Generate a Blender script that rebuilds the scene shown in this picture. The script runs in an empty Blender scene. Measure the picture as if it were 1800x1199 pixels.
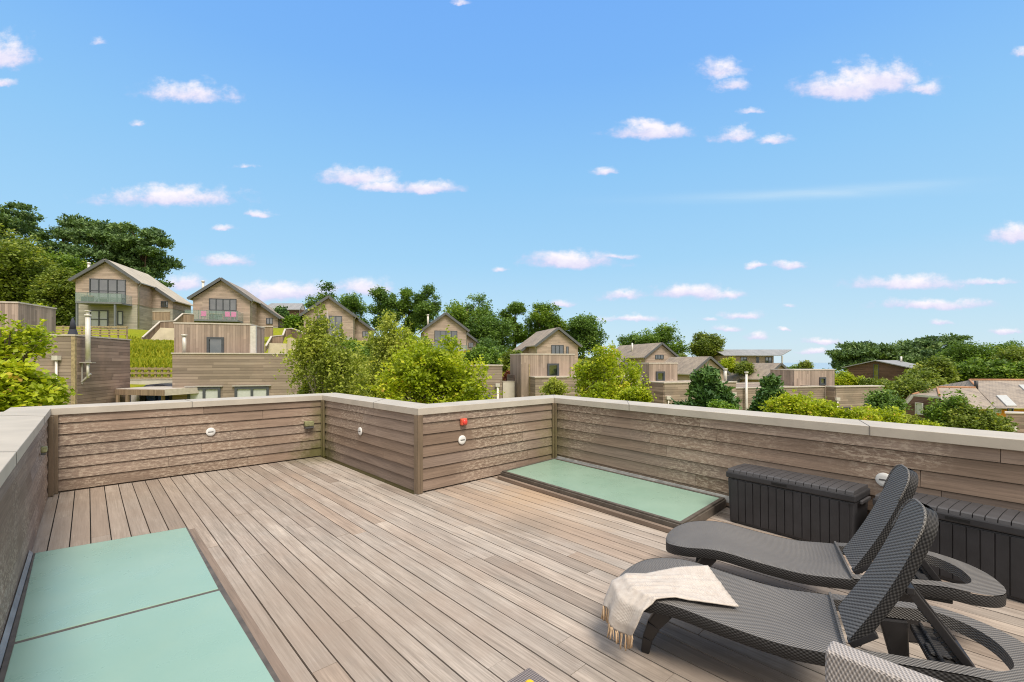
import bpy, math, random
import numpy as np
from mathutils import Vector, Matrix
random.seed(7)
C = bpy.context.scene.collection
R = math.radians
SC = bpy.context.scene
# ---------------------------------------------------------------- survey
# 1800 px wide photograph, 16 mm lens: 800 px per unit slope, horizon at row 637, eye 1.65 m over the deck
EYE = 1.65
def W(px, py, d): return Vector(((px-900)/800*d, d, EYE+(637-py)/800*d))
def G(px, py, z):
    d = (EYE-z)*800/(py-637); return Vector(((px-900)/800*d, d, z))
def XD(px, d): return (px-900)/800*d
def ZD(py, d): return EYE+(637-py)/800*d
AV = Vector((.731, .682, 0)); BV = Vector((.682, -.731, 0))       # across the boards / along the boards
def AB(a, b, z=0): return AV*a+BV*b+Vector((0, 0, z))
GX = Vector((.967, .254, 0)); GY = Vector((-.254, .967, 0))       # street grid of the houses

# ---------------------------------------------------------------- mesh builder
ORG = {}
class MB:
    def __init__(s): s.v=[]; s.f=[]; s.uv=[]; s.r=[]; s.m=[]; s.sm=[]
    def face(s, pts, uv=None, r=None, mi=0, sm=False):
        n=len(s.v); s.v += [tuple(p) for p in pts]; s._add(list(range(n, n+len(pts))), uv, r, mi, sm)
    def _add(s, idx, uv=None, r=None, mi=0, sm=False):
        s.f.append(idx); s.uv.append(uv); s.r.append(random.random() if r is None else r); s.m.append(mi); s.sm.append(sm)
    def hexa(s, p, r=None, mi=0, uvl=None):
        """p: 4 bottom corners then 4 top corners (ccw seen from above)"""
        n=len(s.v); s.v += [tuple(q) for q in p]
        r = random.random() if r is None else r
        for k,q in enumerate(((3,2,1,0),(4,5,6,7),(0,1,5,4),(1,2,6,5),(2,3,7,6),(3,0,4,7))):
            s._add([n+i for i in q], None, r, mi)
    def box(s, o, x, y, z, r=None, mi=0):
        """box from corner o with edge vectors x,y,z"""
        o=Vector(o); x=Vector(x); y=Vector(y); z=Vector(z)
        s.hexa([o,o+x,o+x+y,o+y,o+z,o+x+z,o+x+y+z,o+y+z], r, mi)
    def abox(s, x0,x1,y0,y1,z0,z1, r=None, mi=0):
        s.box((x0,y0,z0),(x1-x0,0,0),(0,y1-y0,0),(0,0,z1-z0), r, mi)
    def plank(s, o, L, Wd, T, ro):
        """board with uv in metres along its own length; L,Wd,T vectors"""
        o=Vector(o); l=L.length; w=Wd.length; t=T.length; ou=random.uniform(0,50); ov=random.uniform(0,50)
        p=[o,o+L,o+L+Wd,o+Wd,o+T,o+L+T,o+L+Wd+T,o+Wd+T]
        n=len(s.v); s.v += [tuple(q) for q in p]
        A=lambda a,b:(ou+a,ov+b)
        for q,u in (((4,5,6,7),(A(0,0),A(l,0),A(l,w),A(0,w))),((0,1,5,4),(A(0,-t),A(l,-t),A(l,0),A(0,0))),
                    ((1,2,6,5),(A(0,0),A(0,w),A(t,w),A(t,0))),((2,3,7,6),(A(l,w+t),A(0,w+t),A(0,w),A(l,w))),
                    ((3,0,4,7),(A(0,w),A(0,0),A(t,0),A(t,w))),((3,2,1,0),(A(0,w),A(l,w),A(l,0),A(0,0)))):
            s._add([n+i for i in q], u, ro)
    def bar(s, p, q, w, t=None, up=Vector((0,0,1)), w2=None, t2=None, r=None, mi=0):
        p=Vector(p); q=Vector(q); t=w if t is None else t; w2=w if w2 is None else w2; t2=t if t2 is None else t2
        d=(q-p).normalized(); sx=d.cross(up)
        if sx.length<1e-3: sx=d.cross(Vector((1,0,0)))
        sx.normalize(); sy=sx.cross(d).normalized()
        c=[]
        for P,a,b in ((p,w,t),(q,w2,t2)):
            c += [P-sx*a/2-sy*b/2, P+sx*a/2-sy*b/2, P+sx*a/2+sy*b/2, P-sx*a/2+sy*b/2]
        s.hexa(c, r, mi)
    def tube(s, pts, rad, n=8, cap=True, mi=0, r=None):
        base=len(s.v); m=len(pts); pts=[Vector(p) for p in pts]
        if not hasattr(rad,'__len__'): rad=[rad]*m
        rr=random.random() if r is None else r
        px=None
        for i,p in enumerate(pts):
            d=(pts[min(i+1,m-1)]-pts[max(i-1,0)]).normalized()
            if px is None:
                px=d.cross(Vector((0,0,1)))
                if px.length<1e-3: px=Vector((1,0,0))
            px=(px-d*px.dot(d)).normalized(); py=d.cross(px)
            for k in range(n):
                a=2*math.pi*k/n; s.v.append(tuple(p+px*math.cos(a)*rad[i]+py*math.sin(a)*rad[i]))
        for i in range(m-1):
            for k in range(n):
                k2=(k+1)%n; s._add([base+i*n+k,base+i*n+k2,base+(i+1)*n+k2,base+(i+1)*n+k],None,rr,mi,True)
        if cap:
            s._add([base+k for k in range(n)][::-1],None,rr,mi); s._add([base+(m-1)*n+k for k in range(n)],None,rr,mi)
    def grid(s, rows, uvs=None, sm=True, r=None, closed=False, flip=False):
        base=len(s.v); nr=len(rows); nc=len(rows[0]); rr=random.random() if r is None else r
        for row in rows: s.v += [tuple(p) for p in row]
        for i in range(nr-1):
            for j in range(nc if closed else nc-1):
                j2=(j+1)%nc
                q=[(i,j),(i,j2),(i+1,j2),(i+1,j)]
                if flip: q=q[::-1]
                s._add([base+a*nc+b for a,b in q], [uvs[a][b] for a,b in q] if uvs else None, rr, 0, sm)
    def lathe(s, c, ax, prof, n=24, sm=True):
        """prof: (radius, height) pairs along axis ax from centre c"""
        c=Vector(c); ax=Vector(ax).normalized(); x=ax.orthogonal().normalized(); y=ax.cross(x)
        rows=[[c+ax*h+(x*math.cos(2*math.pi*k/n)+y*math.sin(2*math.pi*k/n))*max(r,1e-4) for k in range(n)] for r,h in prof]
        s.grid(rows, sm=sm, closed=True)
    def build(s, name, mat, parent=None, org=None, bevel=0, seg=2, local=False):
        me=bpy.data.meshes.new(name)
        o0=Vector((0,0,0)) if local else (org if org is not None else (ORG.get(parent.name, Vector((0,0,0))) if parent else Vector((0,0,0))))
        vs=[(v[0]-o0[0],v[1]-o0[1],v[2]-o0[2]) for v in s.v]
        me.from_pydata(vs,[],s.f)
        uvl=me.uv_layers.new(name='UVMap'); k=0
        buf=np.zeros(len(me.loops)*2,dtype=np.float32)
        for i,f in enumerate(s.f):
            u=s.uv[i]
            if u is None:
                P=[Vector(s.v[j]) for j in f]; nn=(P[1]-P[0]).cross(P[2]-P[0])
                if len(P)>3 and nn.length<1e-9: nn=(P[2]-P[1]).cross(P[3]-P[1])
                if nn.length>1e-12: nn.normalize()
                if abs(nn.z)<.75:
                    t=Vector((-nn.y,nn.x,0)); t=t.normalized() if t.length>1e-6 else Vector((1,0,0))
                    u=[(p.dot(t),p.z) for p in P]
                else: u=[(p.x,p.y) for p in P]
            for q in u: buf[k]=q[0]; buf[k+1]=q[1]; k+=2
        uvl.data.foreach_set('uv',buf)
        at=me.attributes.new('rnd','FLOAT','FACE'); at.data.foreach_set('value',np.array(s.r,dtype=np.float32))
        mats=mat if isinstance(mat,(list,tuple)) else [mat]
        for m in mats: me.materials.append(m)
        me.polygons.foreach_set('material_index',s.m); me.polygons.foreach_set('use_smooth',s.sm)
        me.update()
        o=bpy.data.objects.new(name,me); C.objects.link(o)
        if parent: o.parent=parent
        elif org is not None: o.location=org
        ORG[o.name]=o0
        if bevel:
            b=o.modifiers.new('bevel','BEVEL'); b.width=bevel; b.segments=seg; b.limit_method='ANGLE'; b.angle_limit=R(40)
        return o

def tag(o, label, cat, group=None, kind=None):
    if label: o['label']=label
    if cat: o['category']=cat
    if group: o['group']=group
    if kind: o['kind']=kind
    return o
def thing(name, label, cat, loc=(0,0,0), rz=0, group=None):
    o=bpy.data.objects.new(name,None); C.objects.link(o); o.location=loc; o.rotation_euler=(0,0,rz)
    o.empty_display_size=.2
    ORG[o.name]=Vector(loc); return tag(o,label,cat,group)
def struct(o): o['kind']='structure'; return o

# ---------------------------------------------------------------- materials
def newmat(name):
    m=bpy.data.materials.new(name); m.use_nodes=True; nt=m.node_tree; nt.nodes.clear()
    out=nt.nodes.new('ShaderNodeOutputMaterial'); b=nt.nodes.new('ShaderNodeBsdfPrincipled')
    nt.links.new(b.outputs[0],out.inputs[0]); return m,nt,b
class N:
    """tiny node helper"""
    def __init__(s,nt): s.nt=nt
    def __call__(s,t,ins=None,**kw):
        n=s.nt.nodes.new(t)
        for k,v in kw.items(): setattr(n,k,v)
        for k,v in (ins or {}).items():
            if isinstance(v,bpy.types.NodeSocket): s.nt.links.new(v,n.inputs[k])
            else: n.inputs[k].default_value=v
        return n
    def math(s,op,a,b=0.0,c=None,clamp=False):
        n=s.nt.nodes.new('ShaderNodeMath'); n.operation=op; n.use_clamp=clamp
        for i,v in enumerate((a,b,c)):
            if v is None: continue
            if isinstance(v,bpy.types.NodeSocket): s.nt.links.new(v,n.inputs[i])
            else: n.inputs[i].default_value=v
        return n.outputs[0]
    def mix(s,f,a,b,mode='MIX'):
        n=s.nt.nodes.new('ShaderNodeMix'); n.data_type='RGBA'; n.blend_type=mode; n.clamp_factor=True
        for i,v in ((0,f),(6,a),(7,b)):
            if isinstance(v,bpy.types.NodeSocket): s.nt.links.new(v,n.inputs[i])
            elif i==0: n.inputs[i].default_value=v
            else: n.inputs[i].default_value=(*v[:3],1)
        return n.outputs[2]
    def ramp(s,f,stops,interp='LINEAR'):
        n=s.nt.nodes.new('ShaderNodeValToRGB'); s.nt.links.new(f,n.inputs[0]); e=n.color_ramp.elements; n.color_ramp.interpolation=interp
        while len(e)<len(stops): e.new(.5)
        for k,(p,c) in enumerate(stops): e[k].position=p; e[k].color=(*c,1) if len(c)==3 else c
        return n.outputs[0]
    def noise(s,vec,scale,detail=4,rough=.55,dist=0,dims='3D',w=None):
        n=s.nt.nodes.new('ShaderNodeTexNoise'); n.noise_dimensions=dims
        if vec is not None: s.nt.links.new(vec,n.inputs['Vector'])
        n.inputs['Scale'].default_value=scale; n.inputs['Detail'].default_value=detail; n.inputs['Roughness'].default_value=rough; n.inputs['Distortion'].default_value=dist
        return n.outputs[0]
    def mapping(s,vec,scale=(1,1,1),loc=(0,0,0)):
        return s('ShaderNodeMapping',{'Vector':vec,'Scale':scale,'Location':loc}).outputs[0]
    def rng(s,v,a,b,c=0.0,d=1.0):
        n=s.nt.nodes.new('ShaderNodeMapRange'); s.nt.links.new(v,n.inputs[0])
        for i,x in enumerate((a,b,c,d)): n.inputs[i+1].default_value=x
        return n.outputs[0]
    def attr(s,name='rnd'): return s('ShaderNodeAttribute',attribute_name=name).outputs['Fac']
    def uv(s): return s('ShaderNodeUVMap',uv_map='UVMap').outputs[0]
    def pos(s): return s('ShaderNodeNewGeometry').outputs['Position']
    def obj(s): return s('ShaderNodeTexCoord').outputs['Object']
    def bump(s,b,h,strength=.3,dist=.01):
        n=s('ShaderNodeBump',{'Height':h,'Strength':strength,'Distance':dist}); s.nt.links.new(n.outputs[0],b.inputs['Normal'])
    def link(s,a,b): s.nt.links.new(a,b)

def plain(name,col,rough=.6,metal=0,spec=.5,var=.12,scale=6,bump=0):
    m,nt,b=newmat(name); n=N(nt)
    f=n.noise(n.obj(),scale,5)
    c=n.mix(n.rng(f,.3,.7),tuple(x*(1-var) for x in col),tuple(min(1,x*(1+var)) for x in col))
    n.link(c,b.inputs['Base Color']); b.inputs['Roughness'].default_value=rough; b.inputs['Metallic'].default_value=metal
    b.inputs['Specular IOR Level'].default_value=spec
    if bump: n.bump(b,n.noise(n.obj(),scale*8,4),bump,.01)
    return m

def wood_boards(name, ramp, grain=.35, stain=None, bleach=None, patches=(), rough=.8):
    """boards that are real geometry: colour per board from 'rnd', grain along uv.x"""
    m,nt,b=newmat(name); n=N(nt); uv=n.uv(); p=n.pos()
    base=n.ramp(n.attr(),ramp)
    g1=n.noise(n.mapping(uv,(2.2,85,1)),1.0,6,.7,.4); g2=n.noise(n.mapping(uv,(1.1,17,1)),1.0,6,.65,.8)
    gg=n.math('ADD',n.math('MULTIPLY',g1,.55),n.math('MULTIPLY',g2,.45))
    c=n.mix(n.rng(gg,.34,.66),(1-grain,)*3,(1+grain*.55,)*3); c=n.mix(1,base,c,'MULTIPLY')
    blot=n.noise(p,1.3,5,.6)
    c=n.mix(n.rng(blot,.42,.72,0,.55),c,(.30,.225,.18) if stain is None else stain)
    fine=n.noise(n.mapping(uv,(9,60,1)),1.0,3,.7)
    c=n.mix(n.rng(fine,.6,.75,0,.35),c,n.mix(1,c,(.55,.5,.47),'MULTIPLY'))
    if bleach:
        bl=n.noise(n.mapping(uv,(15,38,1)),1.0,8,.8,.0); reg=n.noise(p,.75,3,.5)
        f=n.math('MULTIPLY',n.rng(bl,.49,.56),n.rng(reg,.45,.56)); c=n.mix(n.math('MULTIPLY',f,.55),c,bleach)
    for (q,rad,col,amt) in patches:
        d=n('ShaderNodeVectorMath',{0:p,1:tuple(q)},operation='SUBTRACT').outputs[0]
        d=n('ShaderNodeVectorMath',{0:d,1:(1/rad[0],1/rad[0],1/rad[1])},operation='MULTIPLY').outputs[0]
        L=n('ShaderNodeVectorMath',{0:d},operation='LENGTH').outputs['Value']
        f=n.math('ADD',n.math('SUBTRACT',1.0,L),n.math('MULTIPLY',n.math('SUBTRACT',n.noise(p,7,5,.7),.5),1.3))
        c=n.mix(n.rng(f,0,.7,0,amt),c,col)
    n.link(c,b.inputs['Base Color']); b.inputs['Roughness'].default_value=rough; b.inputs['Specular IOR Level'].default_value=.25
    n.bump(b,gg,.35,.004); return m

def clad(name, col, pitch=.14, vertical=False, gap=.1, var=.28, stain=.5):
    """cladding of a far wall: board lines and per-board tone from uv (metres)"""
    m,nt,b=newmat(name); n=N(nt); uv=n.uv()
    sx=n('ShaderNodeSeparateXYZ',{0:uv}); u,v=(sx.outputs[1],sx.outputs[0]) if vertical else (sx.outputs[0],sx.outputs[1])
    k=n.math('DIVIDE',v,pitch); row=n.math('FLOOR',k); fr=n.math('FRACT',k)
    off=n('ShaderNodeTexWhiteNoise',{'W':row},noise_dimensions='1D').outputs[0]
    seg=n.math('FLOOR',n.math('ADD',n.math('DIVIDE',u,2.7),n.math('MULTIPLY',off,7.3)))
    cx=n('ShaderNodeCombineXYZ',{0:row,1:seg,2:0.0}).outputs[0]
    t=n('ShaderNodeTexWhiteNoise',{'Vector':cx},noise_dimensions='3D').outputs[0]
    c=n.mix(t,tuple(x*(1-var) for x in col),tuple(min(1,x*(1+var*.7)) for x in col))
    cv=n('ShaderNodeCombineXYZ',{0:n.math('MULTIPLY',u,.8),1:n.math('MULTIPLY',v,14.0),2:t}).outputs[0]
    c=n.mix(n.rng(n.noise(cv,1.0,5,.65),.35,.7,0,.5),c,n.mix(1,c,(.62,.6,.6),'MULTIPLY'))
    st=n.noise(n.pos(),.55,5,.6); c=n.mix(n.rng(st,.45,.75,0,stain),c,(col[0]*.62,col[1]*.6,col[2]*.58))
    pk=n.noise(n.pos(),.9,4,.6); c=n.mix(n.rng(pk,.5,.75,0,.45),c,(col[0]*1.25,col[1]*1.12,col[2]*1.08))
    line=n.math('LESS_THAN',fr,gap); c=n.mix(n.math('MULTIPLY',line,.62),c,(col[0]*.3,col[1]*.27,col[2]*.25))
    n.link(c,b.inputs['Base Color']); b.inputs['Roughness'].default_value=.85; b.inputs['Specular IOR Level'].default_value=.2
    n.bump(b,n.math('SUBTRACT',1.0,line),.5,.012); return m

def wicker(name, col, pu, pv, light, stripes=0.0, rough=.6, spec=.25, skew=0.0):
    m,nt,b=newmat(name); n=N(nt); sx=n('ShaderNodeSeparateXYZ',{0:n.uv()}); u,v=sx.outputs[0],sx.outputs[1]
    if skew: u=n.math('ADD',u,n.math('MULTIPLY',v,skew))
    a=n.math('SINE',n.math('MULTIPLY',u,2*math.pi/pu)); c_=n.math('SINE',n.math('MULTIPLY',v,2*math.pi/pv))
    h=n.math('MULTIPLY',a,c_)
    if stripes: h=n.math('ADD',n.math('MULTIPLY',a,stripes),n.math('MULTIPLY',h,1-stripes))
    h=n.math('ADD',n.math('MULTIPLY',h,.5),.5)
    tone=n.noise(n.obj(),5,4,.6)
    c=n.mix(h,col,light); c=n.mix(n.rng(tone,.35,.7,0,.35),c,n.mix(1,c,(.7,.7,.72),'MULTIPLY'))  # strand highlights and the darker gaps between them are mixed into the colour
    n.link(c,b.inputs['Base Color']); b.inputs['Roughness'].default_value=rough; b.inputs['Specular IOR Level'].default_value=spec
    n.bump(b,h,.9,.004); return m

def foliage(name, stops, trans=.35, rough=.55):
    m=bpy.data.materials.new(name); m.use_nodes=True; nt=m.node_tree; nt.nodes.clear(); n=N(nt)
    out=nt.nodes.new('ShaderNodeOutputMaterial')
    c=n.ramp(n.attr(),stops)
    pn=n.noise(n.pos(),.55,3,.5); c=n.mix(n.rng(pn,.35,.7,0,.3),c,n.mix(1,c,(.62,.74,.7),'MULTIPLY'))
    d=n('ShaderNodeBsdfPrincipled',{'Base Color':c,'Roughness':rough,'Specular IOR Level':.3})
    t=n('ShaderNodeBsdfTranslucent',{'Color':n.mix(1,c,(1.15,1.2,.6),'MULTIPLY')})
    mx=n('ShaderNodeMixShader',{0:trans,1:d.outputs[0],2:t.outputs[0]})
    n.link(mx.outputs[0],out.inputs[0]); return m

DECK_R=[(0,(.285,.238,.20)),(.15,(.375,.325,.28)),(.38,(.44,.382,.33)),(.6,(.395,.35,.307)),(.8,(.48,.42,.362)),(.92,(.40,.315,.25)),(1,(.315,.275,.24))]
CLAD_R=[(0,(0.203,0.143,0.104)),(.25,(0.259,0.190,0.146)),(.5,(0.304,0.220,0.167)),(.7,(0.239,0.184,0.152)),(.88,(0.335,0.251,0.198)),(1,(0.218,0.169,0.141))]
cAB=AB(3.05,-8.13); cCD=AB(5.6,-4.99); cEA=AB(-.37,-8.13); cBC=AB(3.05,-4.99)
MOSS=[(cAB,(.75,.45),(.085,.085,.02),.85),(cAB+Vector((0,0,.5)),(.28,.75),(.14,.13,.05),.7),(cCD+Vector((0,0,.3)),(.5,.75),(.16,.145,.06),.6)]
M={}
def mats():
    M['deck']=wood_boards('deck_wood',DECK_R,.56,patches=[(cAB,(.8,.3),(.13,.115,.05),.7),(AB(.2,-6.6),(2.4,.5),(.265,.212,.165),.6),(AB(.9,-3.2),(1.6,.5),(.30,.24,.19),.5),(AB(3.9,-3.6),(1.3,.5),(.44,.335,.24),.45),(Vector((.15,4.6,0)),(.42,.4),(.20,.165,.135),.5),(Vector((-1.6,6.9,0)),(.8,.4),(.2,.16,.12),.6),(Vector((1.1,2.2,0)),(.9,.4),(.2,.17,.145),.6),(Vector((.3,5.6,0)),(.6,.3),(.42,.29,.18),.5)])  # corner moss, then darker and paler brown patches, one by the front lounger
    M['clad']=wood_boards('weathered_cladding',CLAD_R,.42,stain=(.20,.145,.105),bleach=(.56,.47,.37),patches=MOSS)
    M['post']=wood_boards('post_wood',[(0,(.17,.125,.085)),(1,(.24,.18,.125))],.4,stain=(.11,.085,.05),patches=MOSS)
    M['kerb']=wood_boards('kerb_wood',[(0,(.19,.145,.115)),(1,(.27,.21,.165))],.4)
    M['under']=plain('membrane',(.02,.018,.016),.9)
    M['coping']=plain('coping_metal',(.47,.425,.36),.5,0,.4,.10,3,.08)
    M['coping_seam']=plain('coping_seam',(.20,.185,.165),.6)
    m,nt,b=newmat('frosted_glass'); n=N(nt); M['glass_mint']=m
    f=n.noise(n.pos(),1.1,4,.55); c=n.mix(n.rng(f,.35,.7),(.25,.40,.315),(.29,.435,.35))
    dirt=n.noise(n.pos(),3.2,6,.6); c=n.mix(n.rng(dirt,.5,.8,0,.10),c,(.42,.5,.42))
    n.link(c,b.inputs['Base Color']); n.link(n.rng(dirt,.3,.7,.2,.42),b.inputs['Roughness']); b.inputs['Specular IOR Level'].default_value=.4; b.inputs['Coat Weight'].default_value=.45; b.inputs['Coat Roughness'].default_value=.22
    M['sky_frame']=plain('skylight_frame',(.105,.09,.075),.55,0,.4,.25,12)
    m,nt,b=newmat('flashing_metal'); n=N(nt); M['flash']=m
    f=n.noise(n.pos(),3,6,.65); c=n.mix(n.rng(f,.4,.65),(.22,.235,.25),(.36,.37,.38)); c=n.mix(n.rng(n.noise(n.pos(),14,5,.7),.62,.7,0,.8),c,(.2,.085,.03))
    n.link(c,b.inputs['Base Color']); b.inputs['Metallic'].default_value=.3; b.inputs['Roughness'].default_value=.5
    M['flash_white']=plain('painted_flashing',(.5,.5,.48),.6,0,.4,.3,9)
    M['wick_seat']=wicker('seat_weave',(.05,.047,.045),.0165,.0165,(.27,.26,.252))
    M['wick_back']=wicker('back_weave',(.045,.042,.04),.019,.03,(.27,.26,.25),.65,skew=.52)
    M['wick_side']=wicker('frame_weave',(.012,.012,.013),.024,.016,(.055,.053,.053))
    M['wick_rail']=wicker('rail_weave',(.05,.047,.045),.0165,.0165,(.26,.25,.24))
    M['wick_chair']=wicker('chair_weave',(.21,.19,.18),.012,.024,(.53,.49,.465),0,.6,.3)
    M['wick_table']=wicker('table_weave',(.10,.085,.085),.014,.014,(.30,.265,.26),0,.6,.3)
    M['black']=plain('black_plastic',(.022,.021,.023),.45,0,.5,.2,8)
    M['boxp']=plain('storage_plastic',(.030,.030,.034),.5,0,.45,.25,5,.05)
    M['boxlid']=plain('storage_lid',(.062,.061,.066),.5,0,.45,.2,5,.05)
    M['dark_gap']=plain('shadow_gap',(.008,.008,.008),.9)
    m,nt,b=newmat('woven_throw'); n=N(nt); M['throw']=m
    sx=n('ShaderNodeSeparateXYZ',{0:n.uv()}); w=n.math('MULTIPLY',n.math('SINE',n.math('MULTIPLY',sx.outputs[0],520)),n.math('SINE',n.math('MULTIPLY',sx.outputs[1],520)))
    c=n.mix(n.rng(n.noise(n.obj(),25,5,.7),.35,.65),(.53,.47,.42),(.63,.58,.53)); n.link(c,b.inputs['Base Color']); b.inputs['Roughness'].default_value=.95
    b.inputs['Specular IOR Level'].default_value=.1; n.bump(b,n.math('ADD',w,n.noise(n.obj(),120,3,.7)),.5,.003)
    M['fringe']=plain('fringe_yarn',(.60,.44,.29),.95,0,.1,.2,30)
    M['white']=plain('white_plastic',(.72,.72,.70),.4)
    M['slot']=plain('light_slot',(.09,.09,.09),.5)
    M['lamp_green']=plain('algae_metal',(.23,.23,.12),.7,0,.3,.5,22,.2)
    M['red']=plain('red_plastic',(.62,.10,.05),.4,0,.5,.1)
    M['red_b']=plain('red_lens',(.68,.06,.045),.25,0,.6,.1)
    M['yellow']=plain('yellow_peel',(.85,.52,.02),.5,0,.4,.15,20,.2)
    # houses
    M['h_clad']=clad('house_cladding',(.45,.36,.30),.16,False,.1,.2,.3)
    M['l_clad']=clad('low_cladding',(.33,.27,.22),.165,False,.13,.3,.45)
    M['l_clad_side']=clad('low_cladding_side',(.335,.255,.215),.17,False,.13,.4,.5)
    M['v_clad']=clad('tower_cladding',(.40,.32,.265),.15,True,.08,.3,.4)
    M['brown_clad']=clad('brown_cladding',(.16,.10,.075),.16,False,.12,.3,.5)
    M['fence_w']=clad('fence_boards',(.33,.25,.18),.12,True,.1,.25,.4)
    M['fence_rail']=plain('fence_rail',(.34,.27,.16),.85,0,.2,.3,8)
    M['cap']=plain('parapet_cap',(.52,.47,.41),.6)
    M['brick']=clad('grey_block',(.40,.385,.33),.22,False,.06,.2,.4)
    m,nt,b=newmat('slate'); n=N(nt); M['slate']=m; uv=n.uv()
    br=n('ShaderNodeTexBrick',{'Vector':uv,'Scale':1.0,'Color1':(.25,.205,.165,1),'Color2':(.34,.285,.23,1),'Mortar':(.09,.08,.075,1),'Mortar Size':.012,'Brick Width':.3,'Row Height':.2}).outputs[0]
    c=n.mix(n.rng(n.noise(n.pos(),.8,5,.65),.4,.65,0,.6),br,(.42,.35,.27)); c=n.mix(n.rng(n.noise(n.mapping(uv,(1.6,.25,1)),1.0,5,.7),.5,.7,0,.55),c,(.13,.115,.105))
    n.link(c,b.inputs['Base Color']); b.inputs['Roughness'].default_value=.75
    M['slate_pale']=plain('pale_slate',(.46,.41,.33),.75,0,.3,.14,1.2,.2)
    M['zinc']=clad('standing_seam',(.30,.315,.33),.45,True,.07,.1,.2)
    M['verge']=plain('verge_grey',(.10,.105,.115),.5)
    M['gutter']=plain('gutter',(.42,.40,.37),.4,.2)
    M['frame']=plain('window_frame',(.06,.068,.08),.45)
    M['frame_lt']=plain('pale_frame',(.5,.5,.47),.5)
    M['pipe']=plain('pale_pipe',(.62,.59,.54),.45,.2)
    M['steel']=plain('balcony_steel',(.16,.175,.19),.5)
    m,nt,b=newmat('window_glass'); M['pane']=m; b.inputs['Base Color'].default_value=(.03,.035,.035,1); b.inputs['Roughness'].default_value=.05; b.inputs['IOR'].default_value=2.7
    n=N(nt); c=n.mix(n.rng(n.noise(n.pos(),1.2,3,.5),.4,.65),(.012,.015,.013),(.05,.055,.05)); n.link(c,b.inputs['Base Color']); n.bump(b,n.noise(n.pos(),.9,3),.12,.05)
    M['blind']=plain('window_blind',(.50,.53,.52),.3,0,.7,.06)
    m,nt,b=newmat('railing_glass'); M['rail_glass']=m; b.inputs['Base Color'].default_value=(.28,.40,.36,1); b.inputs['Roughness'].default_value=.03; b.inputs['Alpha'].default_value=.26
    M['cream']=plain('cream_render',(.62,.54,.40),.85,0,.2,.08,2)
    M['whitewall']=plain('white_render',(.66,.62,.55),.85,0,.2,.08,2)
    M['orange']=plain('orange_render',(.72,.32,.055),.8,0,.2,.1,2)
    M['stone_step']=plain('stone_steps',(.28,.28,.28),.8,0,.2,.25,4)
    M['ridge']=plain('clay_ridge',(.44,.24,.14),.8,0,.2,.2,5)
    M['pink']=plain('pink_fabric',(.75,.12,.42),.7)
    M['parasol']=plain('parasol_cloth',(.035,.04,.055),.8)
    M['car_dark']=plain('dark_paint',(.055,.06,.08),.25,.2,.6); M['car_glass']=plain('car_glass',(.02,.022,.025),.1,0,.8); M['tyre']=plain('tyre',(.015,.015,.015),.8)
    M['blue']=plain('blue_plastic',(.035,.07,.30),.4); M['redwhite']=plain('pale_plastic',(.6,.58,.56),.5); M['bin']=plain('bin_plastic',(.02,.024,.035),.45)
    # land
    m,nt,b=newmat('meadow'); n=N(nt); M['grass']=m; p=n.pos()
    c=n.mix(n.rng(n.noise(p,.35,5,.6),.35,.65),(.20,.245,.014),(.29,.29,.022)); c=n.mix(n.rng(n.noise(p,3.5,5,.7),.45,.7,0,.6),c,(.10,.12,.014))
    n.link(c,b.inputs['Base Color']); b.inputs['Roughness'].default_value=.95; b.inputs['Specular IOR Level'].default_value=.1; n.bump(b,n.noise(p,9,5,.7),.8,.06)
    m,nt,b=newmat('sea_water'); n=N(nt); M['sea']=m; b.inputs['Base Color'].default_value=(.30,.40,.48,1); b.inputs['Roughness'].default_value=.35
    n.bump(b,n.noise(n.mapping(n.pos(),(.05,.2,1)),1.0,4),.2,.5)
    M['bark']=plain('bark',(.10,.078,.06),.9,0,.2,.35,7,.5); M['bark_birch']=plain('birch_bark',(.34,.30,.26),.8,0,.2,.5,5,.3); M['bark_pine']=plain('pine_bark',(.13,.085,.065),.9,0,.2,.35,6,.5)
    f=foliage
    M['f_dark']=f('dark_leaves',[(0,(0.079,0.153,0.043)),(.5,(0.151,0.253,0.058)),(.85,(0.230,0.343,0.072)),(1,(0.337,0.415,0.101))])
    M['f_mid']=f('mid_leaves',[(0,(0.089,0.158,0.029)),(.5,(0.162,0.268,0.039)),(.85,(0.251,0.362,0.052)),(1,(0.368,0.424,0.072))])
    M['f_olive']=f('olive_leaves',[(0,(0.110,0.162,0.034)),(.5,(0.199,0.259,0.043)),(.85,(0.298,0.350,0.054)),(1,(0.386,0.402,0.072))])
    M['f_birch']=f('birch_leaves',[(0,(0.212,0.258,0.050)),(.5,(0.362,0.411,0.069)),(.85,(0.513,0.539,0.106)),(1,(0.665,0.644,0.163))],.4)
    M['f_yel']=f('yellow_leaves',[(0,(0.195,0.268,0.018)),(.45,(0.366,0.443,0.025)),(.8,(0.548,0.590,0.034)),(.95,(0.658,0.616,0.057)),(1,(0.585,0.375,0.081))],.42)
    M['f_pine']=f('pine_needles',[(0,(0.068,0.126,0.050)),(.5,(0.129,0.213,0.068)),(.85,(0.204,0.305,0.089)),(1,(0.292,0.376,0.115))],.15)
    M['f_ypine']=f('young_needles',[(0,(0.042,0.102,0.029)),(.5,(0.090,0.180,0.041)),(1,(0.156,0.252,0.054))],.15)
    M['f_green']=f('fresh_leaves',[(0,(.09,.17,.018)),(.5,(.15,.27,.024)),(1,(.26,.37,.034))])
    M['f_red']=f('copper_leaves',[(0,(.10,.03,.02)),(.6,(.20,.06,.03)),(1,(.28,.11,.045))])
    M['blade']=f('grass_blades',[(0,(.22,.28,.015)),(.5,(.36,.39,.022)),(1,(.50,.47,.04))])
mats()
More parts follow.
